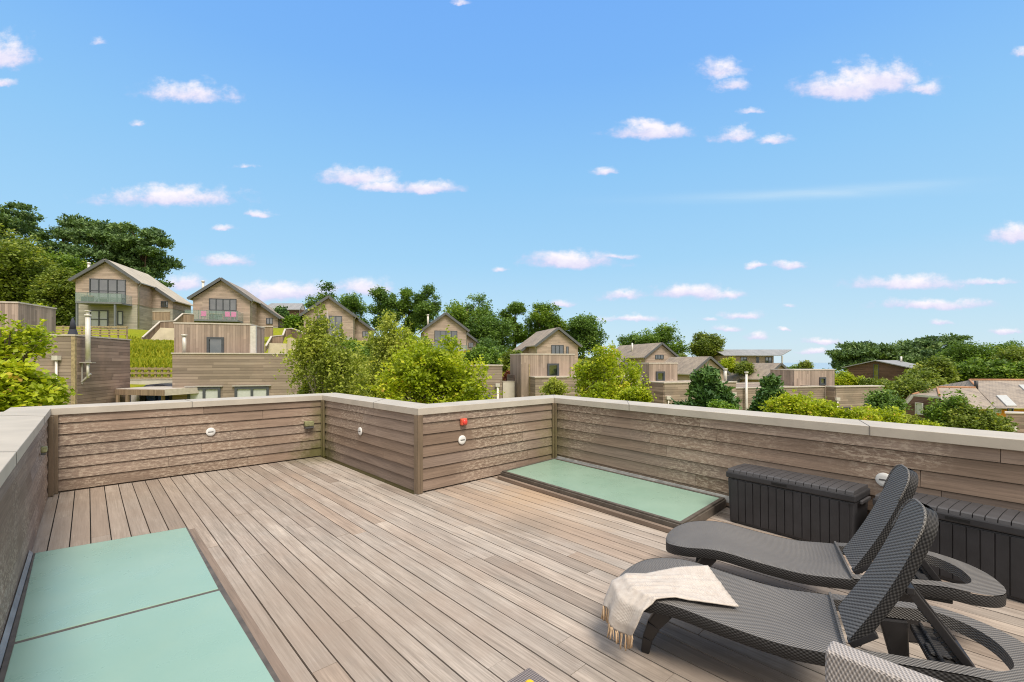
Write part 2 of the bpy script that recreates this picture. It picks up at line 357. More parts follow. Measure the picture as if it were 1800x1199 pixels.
# ---------------------------------------------------------------- deck
def deck():
    mb=MB(); pitch=.141; a=-.40; dl=AB(5.6,-4.99); dd=Vector((.611,-.791,0))
    ad=dd.dot(AV); bd=dd.dot(BV)
    while a<5.62:
        mid=a+pitch/2; b0=-8.13 if mid<3.05 else -4.99; b1=3.2
        if mid>5.6+ad*(3.2+4.99)/bd: b1=min(b1,-4.99+(mid-5.6)/ad*bd+.1)
        b=b0-.02; first=True
        while b<b1-.05:
            L=random.uniform(1.0,3.9) if first else random.uniform(2.4,4.2); first=False
            e=min(b+L,b1)
            if b1-e<.6: e=b1
            z=random.uniform(-.0012,.0012)
            mb.plank(AB(a+.0046,b+.0015,-.028),BV*(e-b-.003),AV*(pitch-.0092),Vector((0,0,.028+z)),random.random())
            b=e
        a+=pitch
    o=mb.build('deck',M['deck']); struct(o)
    s=MB(); s.face([AB(-.45,-8.2,-.03),AB(-.45,3.3,-.03),AB(5.5,3.3,-.03),AB(5.6,-5.0,-.03),AB(3.0,-5.0,-.03),AB(3.0,-8.2,-.03)])
    s.v=[v for v in s.v]; o=s.build('deck_base',M['under']); struct(o)
deck()

# ---------------------------------------------------------------- parapet
POLY=[AB(-.37,3.2),AB(-.37,-8.13),AB(3.05,-8.13),AB(3.05,-4.99),AB(5.6,-4.99)]
DD=Vector((.611,-.791,0)); POLY.append(POLY[-1]+DD*7.6)
def offs(off):
    """polyline shifted to the outside (left of travel is outside here) by off"""
    n=len(POLY); ln=[]
    for i in range(n-1):
        d=(POLY[i+1]-POLY[i]).normalized(); nr=Vector((-d.y,d.x,0))*off   # left normal
        ln.append((POLY[i]+nr,d))
    out=[ln[0][0]]
    for i in range(1,n-1):
        p,d=ln[i-1]; q,e=ln[i]; cr=d.x*e.y-d.y*e.x; t=((q.x-p.x)*e.y-(q.y-p.y)*e.x)/cr; out.append(p+d*t)
    p,d=ln[-1]; out.append(p+d*(POLY[-1]-POLY[-2]).length)
    return out
SIDE=-1
def test_side():
    # outside of wall E lies towards -AV
    global SIDE
    o=offs(.1); SIDE=1 if (o[0]-POLY[0]).dot(AV)<0 else -1
test_side()
ZC0,ZC1=.987,1.085
WL=[('parapet_wall','timber parapet wall along the left side with a broad coping beside the large mint skylight'),
    ('parapet_wall','timber parapet wall across the far left, below the flat roofed houses with white blinds'),
    ('parapet_wall','short timber parapet wall stepping forward, with one narrow round wall light'),
    ('parapet_wall','short timber parapet wall carrying the red alarm box'),
    ('parapet_wall','long timber parapet wall on the right behind the dark storage boxes')]
PW=[]
def parapet():
    inn=offs(-.035*SIDE); out=offs(.335*SIDE); co=offs(.022*SIDE); cout=offs(.30*SIDE)
    for i,(nm,lab) in enumerate(WL):
        p,q=POLY[i],POLY[i+1]; d=(q-p).normalized(); L=(q-p).length
        ins=Vector((-d.y,d.x,0))*(-SIDE)                    # towards the deck
        t=thing(nm,lab,'wall',p,0,'parapet walls round the terrace'); PW.append(t)
        mb=MB(); n=7; h=(ZC0-.012+.03)/n
        lo=.0; hi=L
        for k in range(n):
            z0=.012+k*h; s=lo
            while s<hi-.02:
                e=min(s+random.uniform(1.1,3.4),hi)
                if hi-e<.5: e=hi
                ou=random.uniform(0,40); ov=random.uniform(0,40); rr=random.random()
                A=p+d*(s+.002); B=p+d*(e-.002); tb=ins*.019; tt=ins*.002; zb=Vector((0,0,z0+.009)); zt=Vector((0,0,z0+h))
                back=-ins*.02
                f=[A+tb+zb,B+tb+zb,B+tt+zt,A+tt+zt]
                if (f[1]-f[0]).cross(f[3]-f[0]).dot(ins)<0: f=f[::-1]; u=[(ou,ov+h),(ou+e-s,ov+h),(ou+e-s,ov),(ou,ov)]
                else: u=[(ou,ov),(ou+e-s,ov),(ou+e-s,ov+h),(ou,ov+h)]
                mb.face(f,u,rr)
                mb.face([A+tb+zb,A+back+zb,B+back+zb,B+tb+zb],[(ou,ov),(ou,ov+.03),(ou+e-s,ov+.03),(ou+e-s,ov)],rr)
                mb.face([A+tb+zb,A+tt+zt,A+back+zt,A+back+zb],None,rr); mb.face([B+tb+zb,B+back+zb,B+back+zt,B+tt+zt],None,rr)
                s=e
        mb.build('cladding',M['clad'],t)
        c=MB(); zz=Vector((0,0,ZC1-.02)); z0=Vector((0,0,-.6))
        c.hexa([co[i]+z0,co[i+1]+z0,cout[i+1]+z0,cout[i]+z0,co[i]+zz,co[i+1]+zz,cout[i+1]+zz,cout[i]+zz]); c.build('core',M['l_clad'],t)
        # coping in lengths with fine joints
        mb=MB(); cuts=[0]
        x=random.uniform(1.4,2.4)
        while x<L-.6: cuts.append(x/L); x+=random.uniform(2.6,3.0)
        cuts.append(1)
        for a,b in zip(cuts[:-1],cuts[1:]):
            A0=inn[i].lerp(inn[i+1],a); A1=inn[i].lerp(inn[i+1],b); B0=out[i].lerp(out[i+1],a); B1=out[i].lerp(out[i+1],b)
            g=d*.0022
            u0=Vector((0,0,ZC0)); u1=Vector((0,0,ZC1)); u2=Vector((0,0,ZC1-.012))
            mb.hexa([A0+g+u0,A1-g+u0,B1-g+u0,B0+g+u0,A0+g+u2,A1-g+u2,B1-g+u1,B0+g+u1])
        if i==1:   # runs on past the corner
            A0=inn[1]-d*1.5; B0=out[1]-d*1.5
            off=(out[2]-inn[2]).normalized()
            pA=inn[1]-d*.02+ (-ins)*.0; 
            mb.hexa([out[1]-ins*(-.36)-d*1.6+Vector((0,0,ZC0-.03)),out[1]-ins*(-.36)-d*.004+Vector((0,0,ZC0-.03)),out[1]-d*.004+Vector((0,0,ZC0-.03)),out[1]-d*1.6+Vector((0,0,ZC0-.03)),
                     out[1]-ins*(-.36)-d*1.6+Vector((0,0,ZC1-.05)),out[1]-ins*(-.36)-d*.004+Vector((0,0,ZC1-.05)),out[1]-d*.004+Vector((0,0,ZC1-.05)),out[1]-d*1.6+Vector((0,0,ZC1-.05))])
        o=mb.build('coping',M['coping'],t,bevel=.004)
        js=MB()
        for a in cuts[1:-1]:
            A0=inn[i].lerp(inn[i+1],a); B0=out[i].lerp(out[i+1],a); w=d*.0035
            js.hexa([A0-w+ins*.002+Vector((0,0,ZC0+.004)),A0+w+ins*.002+Vector((0,0,ZC0+.004)),B0+w+Vector((0,0,ZC0+.004)),B0-w+Vector((0,0,ZC0+.004)),
                     A0-w+ins*.002+Vector((0,0,ZC1-.010)),A0+w+ins*.002+Vector((0,0,ZC1-.010)),B0+w+Vector((0,0,ZC1+.0025)),B0-w+Vector((0,0,ZC1+.0025))])
        if js.v: js.build('coping_joint',M['coping_seam'],t)
        # corner trims
        def post(pt,w1,w2,par=t,z0=.005):
            m=MB(); m.plank(pt+Vector((0,0,z0)),Vector((0,0,ZC0-z0-.002)),w1,w2,random.random()); return m.build('corner_post',M['post'],par,bevel=.003)
        if i==1: post(p+d*.002+ins*.018,d*.10,ins*.06); post(q-d*.062+ins*.02,d*.055,ins*.03)
        if i==2: post(p+d*.045+ins*.02,d*.05,ins*.03); post(q-d*.045+ins*.012,d*.075,ins*.032)
        if i==3: post(p-d*.042+ins*.0125,d*.075,ins*.0335); post(q-d*.075+ins*.02,d*.05,ins*.035)
        if i==4: post(p+d*.045+ins*.02,d*.05,ins*.035)
        if i==0: post(q-d*.20+ins*.02,d*.06,ins*.045)
parapet()

# ---------------------------------------------------------------- skylights
def prism(pts,z0,z1): return [p.to_2d().to_3d()+Vector((0,0,z0)) for p in pts]+[p.to_2d().to_3d()+Vector((0,0,z1)) for p in pts]
def inset(pts,k):
    c=sum(pts,Vector((0,0,0)))/len(pts); n=len(pts); out=[]
    for i in range(n):
        a=(pts[i-1]-pts[i]).normalized(); b=(pts[(i+1)%n]-pts[i]).normalized(); s=a.cross(b).length
        out.append(pts[i]+(a+b)*(k/max(s,.3)))
    return out
def skylight_left():
    z=.06; TL=G(62,972,z); TR=G(327,927,z); DL=G(25,1130,z); DR=G(385,1036,z)
    e=BV; NL=TL+e*4.6; NR=TR+e*4.6
    t=thing('skylight','large mint green frosted glass skylight of two panes beside the left parapet','skylight',TL.to_2d().to_3d())
    for P in ([TL,DL-e*.018,DR-e*.018,TR],[DL+e*.018,NL,NR,DR+e*.018]):
        m=MB(); m.hexa(prism(P,.035,z)); m.build('glass_pane',M['glass_mint'],t,bevel=.004)
    f=MB(); fr=[TL+(TL-TR).normalized()*.012-e*.015,NL+(TL-TR).normalized()*.012,NR+(TR-TL).normalized()*.012,TR+(TR-TL).normalized()*.012-e*.015]
    f.hexa(prism(fr,.004,z-.004)); f.build('frame',M['sky_frame'],t,bevel=.003)
    k=MB(); a=TR+(TR-TL).normalized()*.014; w=AV*.055
    k.plank(Vector((a.x,a.y,.002)),e*4.6,w,Vector((0,0,.034)),.5); k.build('timber_kerb',M['kerb'],t,bevel=.003)
    m=MB(); a=TL+(TL-TR).normalized()*.014-e*.01; b=NL+(TL-TR).normalized()*.014; o=-AV
    wa=AV.dot(a)+.352; 
    m.hexa([Vector((a.x,a.y,.003)),Vector((b.x,b.y,.003)),Vector((b.x,b.y,.003))+o*wa,Vector((a.x,a.y,.003))+o*wa,Vector((a.x,a.y,z+.002)),Vector((b.x,b.y,z+.002)),Vector((b.x,b.y,z+.03))+o*wa,Vector((a.x,a.y,z+.03))+o*wa][::1]); m.build('flashing',M['flash'],t)
skylight_left()
def skylight_right():
    z=.10; FL=G(887,829,z); FR=G(1196,919,z); BR=G(1268,876,z); BL=G(974,807,z)
    t=thing('skylight','narrow mint green frosted glass skylight in a dark frame along the right parapet','skylight',FL.to_2d().to_3d())
    P=[FL,FR,BR,BL]; Q=inset(P,-.045)
    # let it run a little behind the storage box
    f=MB(); f.hexa(prism(Q,.004,z-.008)); f.build('frame',M['sky_frame'],t,bevel=.004)
    g=MB(); g.hexa(prism(inset(P,.012),z-.004,z+.004)); g.build('glass_pane',M['glass_mint'],t,bevel=.002)
    # raised dark rim
    r=MB(); I=inset(P,.008); O=inset(P,-.030)
    for i in range(4):
        j=(i+1)%4; r.hexa(prism([O[i],O[j],I[j],I[i]],z-.006,z+.010))
    r.build('rim',M['sky_frame'],t,bevel=.002)
    d=(FR-FL).normalized(); nrm=Vector((d.y,-d.x,0)); 
    if nrm.y>0: nrm=-nrm
    a=Q[0]+nrm*.004; k=MB(); k.plank(Vector((a.x,a.y,.003)),d*((Q[1]-Q[0]).length),nrm*.05,Vector((0,0,.045)),.4); k.build('timber_kerb',M['kerb'],t,bevel=.003)
    # flashing up the wall
    q=POLY[4]; ins=Vector((DD.y,-DD.x,0)); ins=ins if ins.y<0 else -ins
    m=MB(); s0=.10; s1=3.05
    m.box(q+DD*s0+ins*.0175+Vector((0,0,.06)),DD*(s1-s0),ins*.006,Vector((0,0,.075))); m.build('flashing',M['flash_white'],t)
    m=MB(); m.hexa([Q[3]+Vector((0,0,-.02)),Q[2]+Vector((0,0,-.02)),q+DD*s1+ins*.02+Vector((0,0,z-.02)),q+DD*s0+ins*.02+Vector((0,0,z-.02)),Q[3]+Vector((0,0,.0)),Q[2]+Vector((0,0,.0)),q+DD*s1+ins*.02+Vector((0,0,z+.012)),q+DD*s0+ins*.02+Vector((0,0,z+.012))]); m.build('lead_tray',M['flash'],t)
skylight_right()

# ---------------------------------------------------------------- sun loungers (local: x towards the head, y to the far side)
def zs(x):
    """side profile of the rail"""
    if x<0:
        u=(x+1.12)/1.12
        return .328+.042*math.exp(-((u-.30)/.20)**2)-.018*math.exp(-((u-.78)/.16)**2)+.012*u-.03*max(0,1-u/.12)**2
    return .340+.05*min(x/.45,1)-.03*max(0,(x-.40)/.26)
X0,X1=-1.13,.75
def hw(x):
    h=.312
    if x<-.86: h*=max(0,1-((-.86-x)/.272)**2.3)**(1/2.3)
    if x>.44: h*=max(0,1-((x-.44)/.312)**2.3)**(1/2.3)
    return h
def outline(n=26):
    xs=[]
    for k in range(n+1): xs.append(X0+(.27)*(1-math.cos(math.pi/2*k/n)))
    xs+= list(np.linspace(-.84,.42,30))
    for k in range(n+1): xs.append(.44+(.31)*math.sin(math.pi/2*k/n))
    near=[(x,-hw(x)) for x in xs]; far=[(x,hw(x)) for x in reversed(xs)]
    return near+far[1:-1]
def make_lounger(label):
    t=thing('sun_lounger',label,'sun lounger',(0,0,0),0,'dark wicker sun loungers')
    # woven seat
    rows=[];uv=[]
    xs=[X0+.27*(1-math.cos(math.pi/2*k/12)) for k in range(13)]+list(np.linspace(-.83,-.012,36))
    for x in xs:
        r=[];u=[]; h=max(hw(x),.004)
        for j in range(21):
            s=-1+2*j/20; y=s*h
            r.append((x,y,zs(x)+.004-.02*(1-s*s)*(min(1,(x-X0)/.25))-.012*abs(s)**10)); u.append((x,y))
        rows.append(r); uv.append(u)
    m=MB(); m.grid(rows,uv,flip=True); h=m.build('seat',M['wick_seat'],t,local=True)
    # lip at the hinge
    m=MB(); m.abox(-.012,.0,-.305,.305,.285,.350); m.build('hinge_rail',M['wick_rail'],t,local=True)
    # frame : outer band all the way round
    ol=outline(); band=[]; uvs=[]
    L=0; acc=[0]
    for k in range(1,len(ol)+1):
        a=ol[k-1]; b=ol[k%len(ol)]; L+=math.hypot(b[0]-a[0],b[1]-a[1]); acc.append(L)
    for dz,k_ in ((.0,1.0),(-.018,1.012),(-.042,1.008),(-.066,.985)):
        band.append([(x*1 if True else 0, y*k_, zs(x)+dz-.006) for x,y in ol]+[(ol[0][0],ol[0][1]*k_,zs(ol[0][0])+dz-.006)])
        uvs.append([(a,-dz) for a in acc])
    m=MB(); m.grid(band,uvs,flip=False)
    # bottom flange
    m.grid([band[-1],[(x*.96-.01,y*.82,z+.004) for x,y,z in band[-1]]],sm=False)
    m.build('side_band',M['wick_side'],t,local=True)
    # rear rails and head end plate with an oval opening
    m=MB()
    def iw(x):
        if x>.61: return 0
        return .243*max(0,1-max(0,(x-.35)/.26)**2.4)**(1/2.4)
    xr=list(np.linspace(.0,.35,6))+[.35+.26*math.sin(math.pi/2*k/12) for k in range(1,13)]
    for sgn in (-1,1):
        rr=[[(x,sgn*(iw(x)+(hw(x)-iw(x))*j/5),zs(x)-.001) for j in range(6)] for x in xr]
        uu=[[(p[0],p[1]) for p in q] for q in rr]; m.grid(rr,uu,flip=sgn<0)
        inn=[[(x,sgn*iw(x),zs(x)-.001) for x in xr],[(x,sgn*iw(x),zs(x)-.062) for x in xr]]
        m.grid(inn,[[(x,0) for x in xr],[(x,.08) for x in xr]],flip=sgn>0,sm=False)
    xe=[.61+(.75-.61)*k/10 for k in range(11)]; xe[-1]=.749
    rr=[[(x,hw(x)*(-1+2*j/16),zs(x)-.001) for j in range(17)] for x in xe]
    m.grid(rr,[[(p[0],p[1]) for p in q] for q in rr],flip=True)
    m.build('rear_frame',M['wick_rail'],t,local=True)
    # legs
    for sy in (-1,1):
        m=MB(); pr=[((-.80,sy*.245,.30),.085,.05),((-.865,sy*.225,.20),.072,.045),((-.905,sy*.20,.10),.056,.040),((-.925,sy*.18,0),.046,.036)]
        for (p,w,tk),(q,w2,t2) in zip(pr[:-1],pr[1:]): m.bar(p,q,tk,w,Vector((1,0,0)),t2,w2)
        m.build('leg',M['black'],t,local=True,bevel=.008)
        m=MB(); m.bar((.26,sy*.25,.30),(.30,sy*.235,0),.045,.12,Vector((1,0,0)),.036,.06); m.build('leg',M['black'],t,local=True,bevel=.008)
    # backrest
    th=R(67); dx,dz=math.cos(th),math.sin(th); nx,nz=-dz,dx   # face normal towards the foot
    H=(.035,.345); LB=.70
    def hb(s):
        h=.170
        if s>.585: h*=max(0,1-((s-.585)/.117)**2.4)**(1/2.4)
        return h
    ss=list(np.linspace(0,.585,24))+[.585+.115*math.sin(math.pi/2*k/9) for k in range(1,10)]
    def P(s,y,o): 
        o=o-.028*math.sin(math.pi*min(1,s/LB))-.02*(s/LB)**3
        return (H[0]+dx*s+nx*o,y-.03,H[1]+dz*s+nz*o)
    m=MB()
    rows=[[P(s,hb(s)*(-1+2*j/14),.028-.006*abs(-1+2*j/14)**6) for j in range(15)] for s in ss]
    uu=[[(s,hb(s)*(-1+2*j/14)) for j in range(15)] for s in ss]; m.grid(rows,uu,flip=True)
    bk=m.build('backrest',M['wick_back'],t,local=True)
    m=MB(); rows=[[P(s,hb(s)*(-1+2*j/6),-.026) for j in range(7)] for s in ss]; m.grid(rows,[[(s,j*.05) for j in range(7)] for s in ss])
    for sg in (-1,1):
        e=[[P(s,sg*hb(s)*k,o) for s in ss] for o,k in ((.0225,1),(.012,1.025),(-.014,1.025),(-.026,1))]
        m.grid(e,[[(s,o) for s in ss] for o in (0,.02,.045,.06)],flip=sg<0)
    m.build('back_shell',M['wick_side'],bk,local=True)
    e=MB(); e.tube([P(s,-hb(s)*1.0,.024) for s in ss if s>.5]+[P(s,hb(s)*1.0,.024) for s in reversed(ss) if s>.5],.006,6); e.build('edge_piping',M['wick_rail'],bk,local=True)
    # ratchet prop
    m=MB()
    for sy in (-.13,.13):
        a=P(.34,sy,-.05); b=(.46,sy*.9,.31); m.bar(a,b,.028,.034,Vector((1,0,0)))
        q=Vector(a).lerp(Vector(b),.45)
        for k in range(7):
            c=Vector(a).lerp(Vector(b),.5+.06*k); m.bar(c+Vector((-.014,0,-.016)),c+Vector((.0,0,-.030)),.030,.012,Vector((0,1,0)))
    m.bar((P(.34,-.15,-.05)),(P(.34,.15,-.05)),.03); m.bar((.46,-.15,.31),(.46,.15,.31),.03)
    m.build('prop_bar',M['black'],t,local=True,bevel=.003)
    m=MB(); m.abox(.33,.47,-.25,.25,.265,.295); m.abox(.34,.46,-.05,.05,.295,.31)
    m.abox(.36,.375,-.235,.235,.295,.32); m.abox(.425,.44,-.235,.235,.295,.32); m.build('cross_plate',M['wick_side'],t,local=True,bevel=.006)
    for sy in (-1,1): m=MB(); m.bar((.02,sy*.15-.03,.33),P(.09,sy*.15,-.04),.03,.05,Vector((0,1,0))); m.build('hinge_bracket',M['black'],t,local=True,bevel=.003)
    return t
def copy_tree(o,parent=None):
    c=o.copy(); C.objects.link(c)
    if parent: c.parent=parent
    for ch in list(o.children): copy_tree(ch,c)
    return c
LF=make_lounger('front wicker sun lounger with the cream throw over its foot end')
LF.location=(1.657,2.307,0); LF.rotation_euler=(0,0,math.atan2(-.485,.875))
LR=copy_tree(LF); LR['label']='bare wicker sun lounger nearer the storage boxes, behind the one with the throw'
LR.location=(2.215,3.035,0); LR.rotation_euler=(0,0,math.atan2(-.454,.891))

# ---------------------------------------------------------------- throw on the front lounger
def throw():
    lx=Vector((.875,-.485,0)); ly=Vector((.485,.875,0)); o=Vector((1.657,2.307,0))
    t=thing('throw','cream woven throw with a knotted fringe draped over the near lounger foot','throw',o+lx*-.8+Vector((0,0,.36)))
    # rows: (x,y) at the far edge, (x,y) at the near edge, in lounger axes
    K=[((-.640,.262),(-.450,-.100),None),((-.80,.130),(-.60,-.195),None),((-.965,.000),(-.745,-.268),None),((-1.058,-.085),(-.835,-.318),0.),
       ((-1.125,-.142),(-.888,-.368),-.04),((-1.150,-.178),(-.922,-.382),-.13),((-1.150,-.200),(-.940,-.368),-.175)]
    rows=[];uv=[]; nseg=7; NT=30; acc=0
    def zt(x,y):
        h=max(hw(x),.01); s=max(-1,min(1,y/h)); return zs(x)+.004-.02*(1-s*s)*max(0,min(1,(x-X0)/.25))+.019
    fine=[]
    for i in range(len(K)-1):
        for k in range(nseg):
            u=k/nseg; fine.append((i+u))
    fine.append(len(K)-1)
    for q in fine:
        i=min(int(q),len(K)-2); u=q-i; A,B=K[i],K[i+1]
        r=[];w=[]
        for j in range(NT+1):
            v=j/NT
            def pt(kk): 
                f,n_,z=kk; x=f[0]+(n_[0]-f[0])*v; y=f[1]+(n_[1]-f[1])*v
                # bulge the hanging rows round the rounded foot corner
                if z is not None:
                    bul=.06*math.sin(math.pi*v); x-=bul*.62; y-=bul*.62
                z_=zt(x,y) if z is None else zs(-.95)+.022+z
                return Vector((x,y,z_))
            p=pt(A).lerp(pt(B),u)
            rip=.008*math.sin(v*14+q*1.1)*min(1,q/3)+.004*math.sin(v*31+q*2.3)
            if q>3: p+=Vector((-.6,-.6,0))*(.018*math.sin(v*13+.6)*(q-3)/3)
            p.z+=(abs(rip) if q<=3.2 else 0)+(.0 if q<=3 else .035*math.sin(v*5.5+.4)*(q-3)/3)
            if q<3: p.z+=.006*math.exp(-((v-.45)/.06)**2)
            r.append(o+lx*p.x+ly*p.y+Vector((0,0,p.z))); w.append((v*.55,q*.14))
        rows.append(r); uv.append(w)
    m=MB(); m.grid(rows,uv); c=m.build('cloth',M['throw'],t)
    s=c.modifiers.new('thick','SOLIDIFY'); s.thickness=.007; s.offset=0
    f=MB(); last=rows[-1]
    for j in range(0,NT+1,2):
        p=last[j]; ln=random.uniform(.055,.085)
        for k in range(3):
            q=p+Vector((random.uniform(-.006,.006),random.uniform(-.006,.006),0)); d=Vector((random.uniform(-.012,.012),random.uniform(-.012,.012),-ln))
            f.tube([q,q+d*.25+Vector((.002,0,0)),q+d*.6,q+d],[.0022,.0042,.003,.0045],5)
    f.build('fringe',M['fringe'],t)
throw()

# ---------------------------------------------------------------- storage boxes
def storage_box(label,p,rz):
    """local: x along the front, y to the back, origin front left bottom"""
    t=thing('storage_box',label,'storage box',p,rz,'dark plastic storage boxes along the wall')
    L,Dp,H=1.12,.40,.55; m=MB(); hb=.455
    m.hexa([(.03,.02,0),(L-.03,.02,0),(L-.03,Dp-.02,0),(.03,Dp-.02,0),(.012,.012,hb),(L-.012,.012,hb),(L-.012,Dp-.01,hb),(.012,Dp-.01,hb)])
    m.build('body',M['boxp'],t,local=True,bevel=.012)
    # vertical plank pattern on the front and the ends: raised staves
    m=MB(); n=14; w=(L-.10)/n
    for k in range(n):
        x=.05+k*w; yb=.018; yt=.010
        dy=.007 if k%2 else .010
        m.hexa([(x+.003,yb-dy,.03),(x+w-.003,yb-dy,.03),(x+w-.003,yb+.01,.03),(x+.003,yb+.01,.03),(x+.003,yt-dy,hb-.01),(x+w-.003,yt-dy,hb-.01),(x+w-.003,yt+.01,hb-.01),(x+.003,yt+.01,hb-.01)])
    m.build('front_panel',M['boxp'],t,local=True,bevel=.003)
    m=MB(); m.abox(.0,L,-.006,Dp,hb+.004,H-.03)
    # domed slatted top
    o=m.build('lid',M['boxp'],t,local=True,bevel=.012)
    m=MB(); n=17; w=(L-.03)/n
    for k in range(n):
        x=.015+k*w; rows=[]
        prof=[(.0,H-.032),(.006,H-.008),(.02,H+.0),(Dp*.5,H+.005),(Dp-.02,H+.001),(Dp-.008,H-.008),(Dp-.002,H-.032)]
        for y,z in prof: rows.append([(x+.003,y,z),(x+w-.003,y,z)])
        m.grid(rows,sm=False,flip=True)
        for xx in (x+.003,x+w-.003): m.face([(xx,y,z) for y,z in prof])
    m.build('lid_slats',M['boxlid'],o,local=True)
    m=MB(); m.abox(L*.40,L*.52,-.0085,.0,hb+.022,hb+.042); m.build('handle_slot',M['dark_gap'],t,local=True)
    m=MB(); m.bar((L+.012,.08,hb-.005),(L+.012,Dp-.08,hb-.005),.022,.03); m.build('handle',M['boxlid'],t,local=True,bevel=.006)
    return t
ddir=math.atan2(-.791,.611)
storage_box('dark grey slatted storage box next to the narrow skylight, fully visible behind the far lounger',(2.225,4.735,0),ddir)
b2=Vector((2.225,4.735,0))+Vector((.611,-.791,0))*1.235
storage_box('dark grey slatted storage box behind the lounger backrests, cut by the picture edge',(b2.x+.02,b2.y+.03,0),ddir+R(-3.5)+R(1))

# ---------------------------------------------------------------- wall fittings
def on_wall(i,s,z,off):
    p,q=POLY[i],POLY[i+1]; d=(q-p).normalized(); ins=Vector((-d.y,d.x,0))*(-SIDE); return p+d*s+ins*off+Vector((0,0,z)),d,ins
def hit(i,px,py):
    p,q=POLY[i],POLY[i+1]; d=(q-p).normalized(); k=(px-900)/800
    # (p+d s).x = k (p+d s).y
    s=(k*p.y-p.x)/(d.x-k*d.y); P=p+d*s; return s,ZD(py,P.y)
def round_light(i,px,py,label,r=.062):
    s,z=hit(i,px,py); P,d,ins=on_wall(i,s,z,.012)
    t=thing('wall_light',label,'wall light',P,0,'round white wall lights')
    m=MB(); m.lathe(P,ins,[(r,0),(r,.009),(r*.94,.014),(r*.5,.0155),(.001,.016)],28); m.build('disc',M['white'],t)
    m=MB(); m.box(P-d*r*.55-Vector((0,0,.007))+ins*.0150,d*r*1.1,ins*.003,Vector((0,0,.014))); m.build('slot',M['slot'],t)
round_light(1,370,759,'round white wall light on the far left parapet wall')
round_light(2,635,758,'round white wall light seen almost edge on, left of the jutting corner')
round_light(3,811,773,'round white wall light below the red alarm box')
round_light(4,1555,843,'round white wall light above the gap between the storage boxes')
def box_light(i,px,py,label,w=.15,h=.125,dp=.09):
    s,z=hit(i,px,py); P,d,ins=on_wall(i,s,z,.014)
    t=thing('wall_lamp',label,'wall lamp',P,0,'box shaped wall lamps')
    m=MB(); a=P-d*w/2-Vector((0,0,h/2)); m.box(a+Vector((0,0,h*.3)),d*w,ins*dp,Vector((0,0,h*.7))); m.build('housing',M['lamp_green'],t,bevel=.012,seg=3)
    m=MB(); m.box(a+d*.008+ins*.003,d*(w-.016),ins*(dp-.012),Vector((0,0,h*.296))); m.build('lens',M['slot'],t,bevel=.006)
box_light(1,541,746,'algae stained green box lamp near the mossy far corner')
box_light(0,68,793,'small olive ribbed box lamp on the left parapet wall',.10,.085,.05)
s,z=hit(3,812,741); P,d,ins=on_wall(3,s,z,.014)
t=thing('alarm_sounder','red alarm box on the short parapet wall, above a round light','alarm',P)
m=MB(); m.box(P-d*.05-Vector((0,0,.046)),d*.10,ins*.05,Vector((0,0,.092))); m.build('housing',M['red'],t,bevel=.014,seg=3)
m=MB(); m.lathe(P+ins*.05,ins,[(.036,0),(.036,.012),(.031,.02),(.013,.023),(.001,.023)],24); m.build('lens',M['red_b'],t)

# ---------------------------------------------------------------- armchair and table at the bottom edge
def armchair():
    o=G(1449,1141,.72); t=thing('armchair','pale grey wicker armchair whose back rises at the bottom right','armchair',Vector((o.x,o.y,0)))
    a,b=AV,BV; z=lambda h:Vector((0,0,h)); O=Vector((o.x,o.y,0))
    m=MB(); m.box(O+z(.30),b*.64,a*.085,z(.42)); m.build('backrest',M['wick_chair'],t,bevel=.012,seg=3)
    m=MB(); m.box(O+z(.08)-a*.55,b*.64,a*.545,z(.25)); m.build('seat_base',M['wick_chair'],t,bevel=.01)
    m=MB(); m.box(O+z(.34)-a*.54+b*.09,b*.46,a*.535,z(.10)); m.build('cushion',M['throw'],t,bevel=.03,seg=3)
    for k in (0.,.556):
        m=MB(); m.box(O+z(.334)-a*.55+b*k,b*.084,a*.545,z(.226)); m.build('armrest',M['wick_chair'],t,bevel=.012)
    for u,v in ((.02,-.53),(.58,-.53),(.02,.03),(.58,.03)):
        m=MB(); m.box(O+b*u+a*v,b*.04,a*.04,z(.078 if v<0 else .298)); m.build('leg',M['black'],t)
armchair()
def table():
    o=G(930,1172,.42); O=Vector((o.x,o.y,0)); t=thing('side_table','grey woven side table with its corner at the bottom edge','table',O)
    a,b=AV,BV; z=lambda h:Vector((0,0,h))
    m=MB(); m.box(O+z(.36)-a*.48,b*.48,a*.48,z(.06)); m.build('tabletop',M['wick_table'],t,bevel=.006)
    for u in (.015,.425):
        for v in (-.055,-.465):
            m=MB(); m.box(O+b*u+a*v,b*.04,a*.04,z(.358)); m.build('leg',M['wick_table'],t)
    c=G(931,1204,.44); f=MB(); f.lathe(Vector((c.x,c.y-.004,.4205)),(0,0,1),[(.001,0),(.011,.002),(.018,.009),(.021,.018),(.019,.028),(.012,.035),(.004,.038),(.001,.037)],20)
    tag(f.build('yellow_fruit',M['yellow'],None,org=Vector((c.x,c.y-.004,.4205))),'small round yellow fruit on the woven side table','fruit')
table()
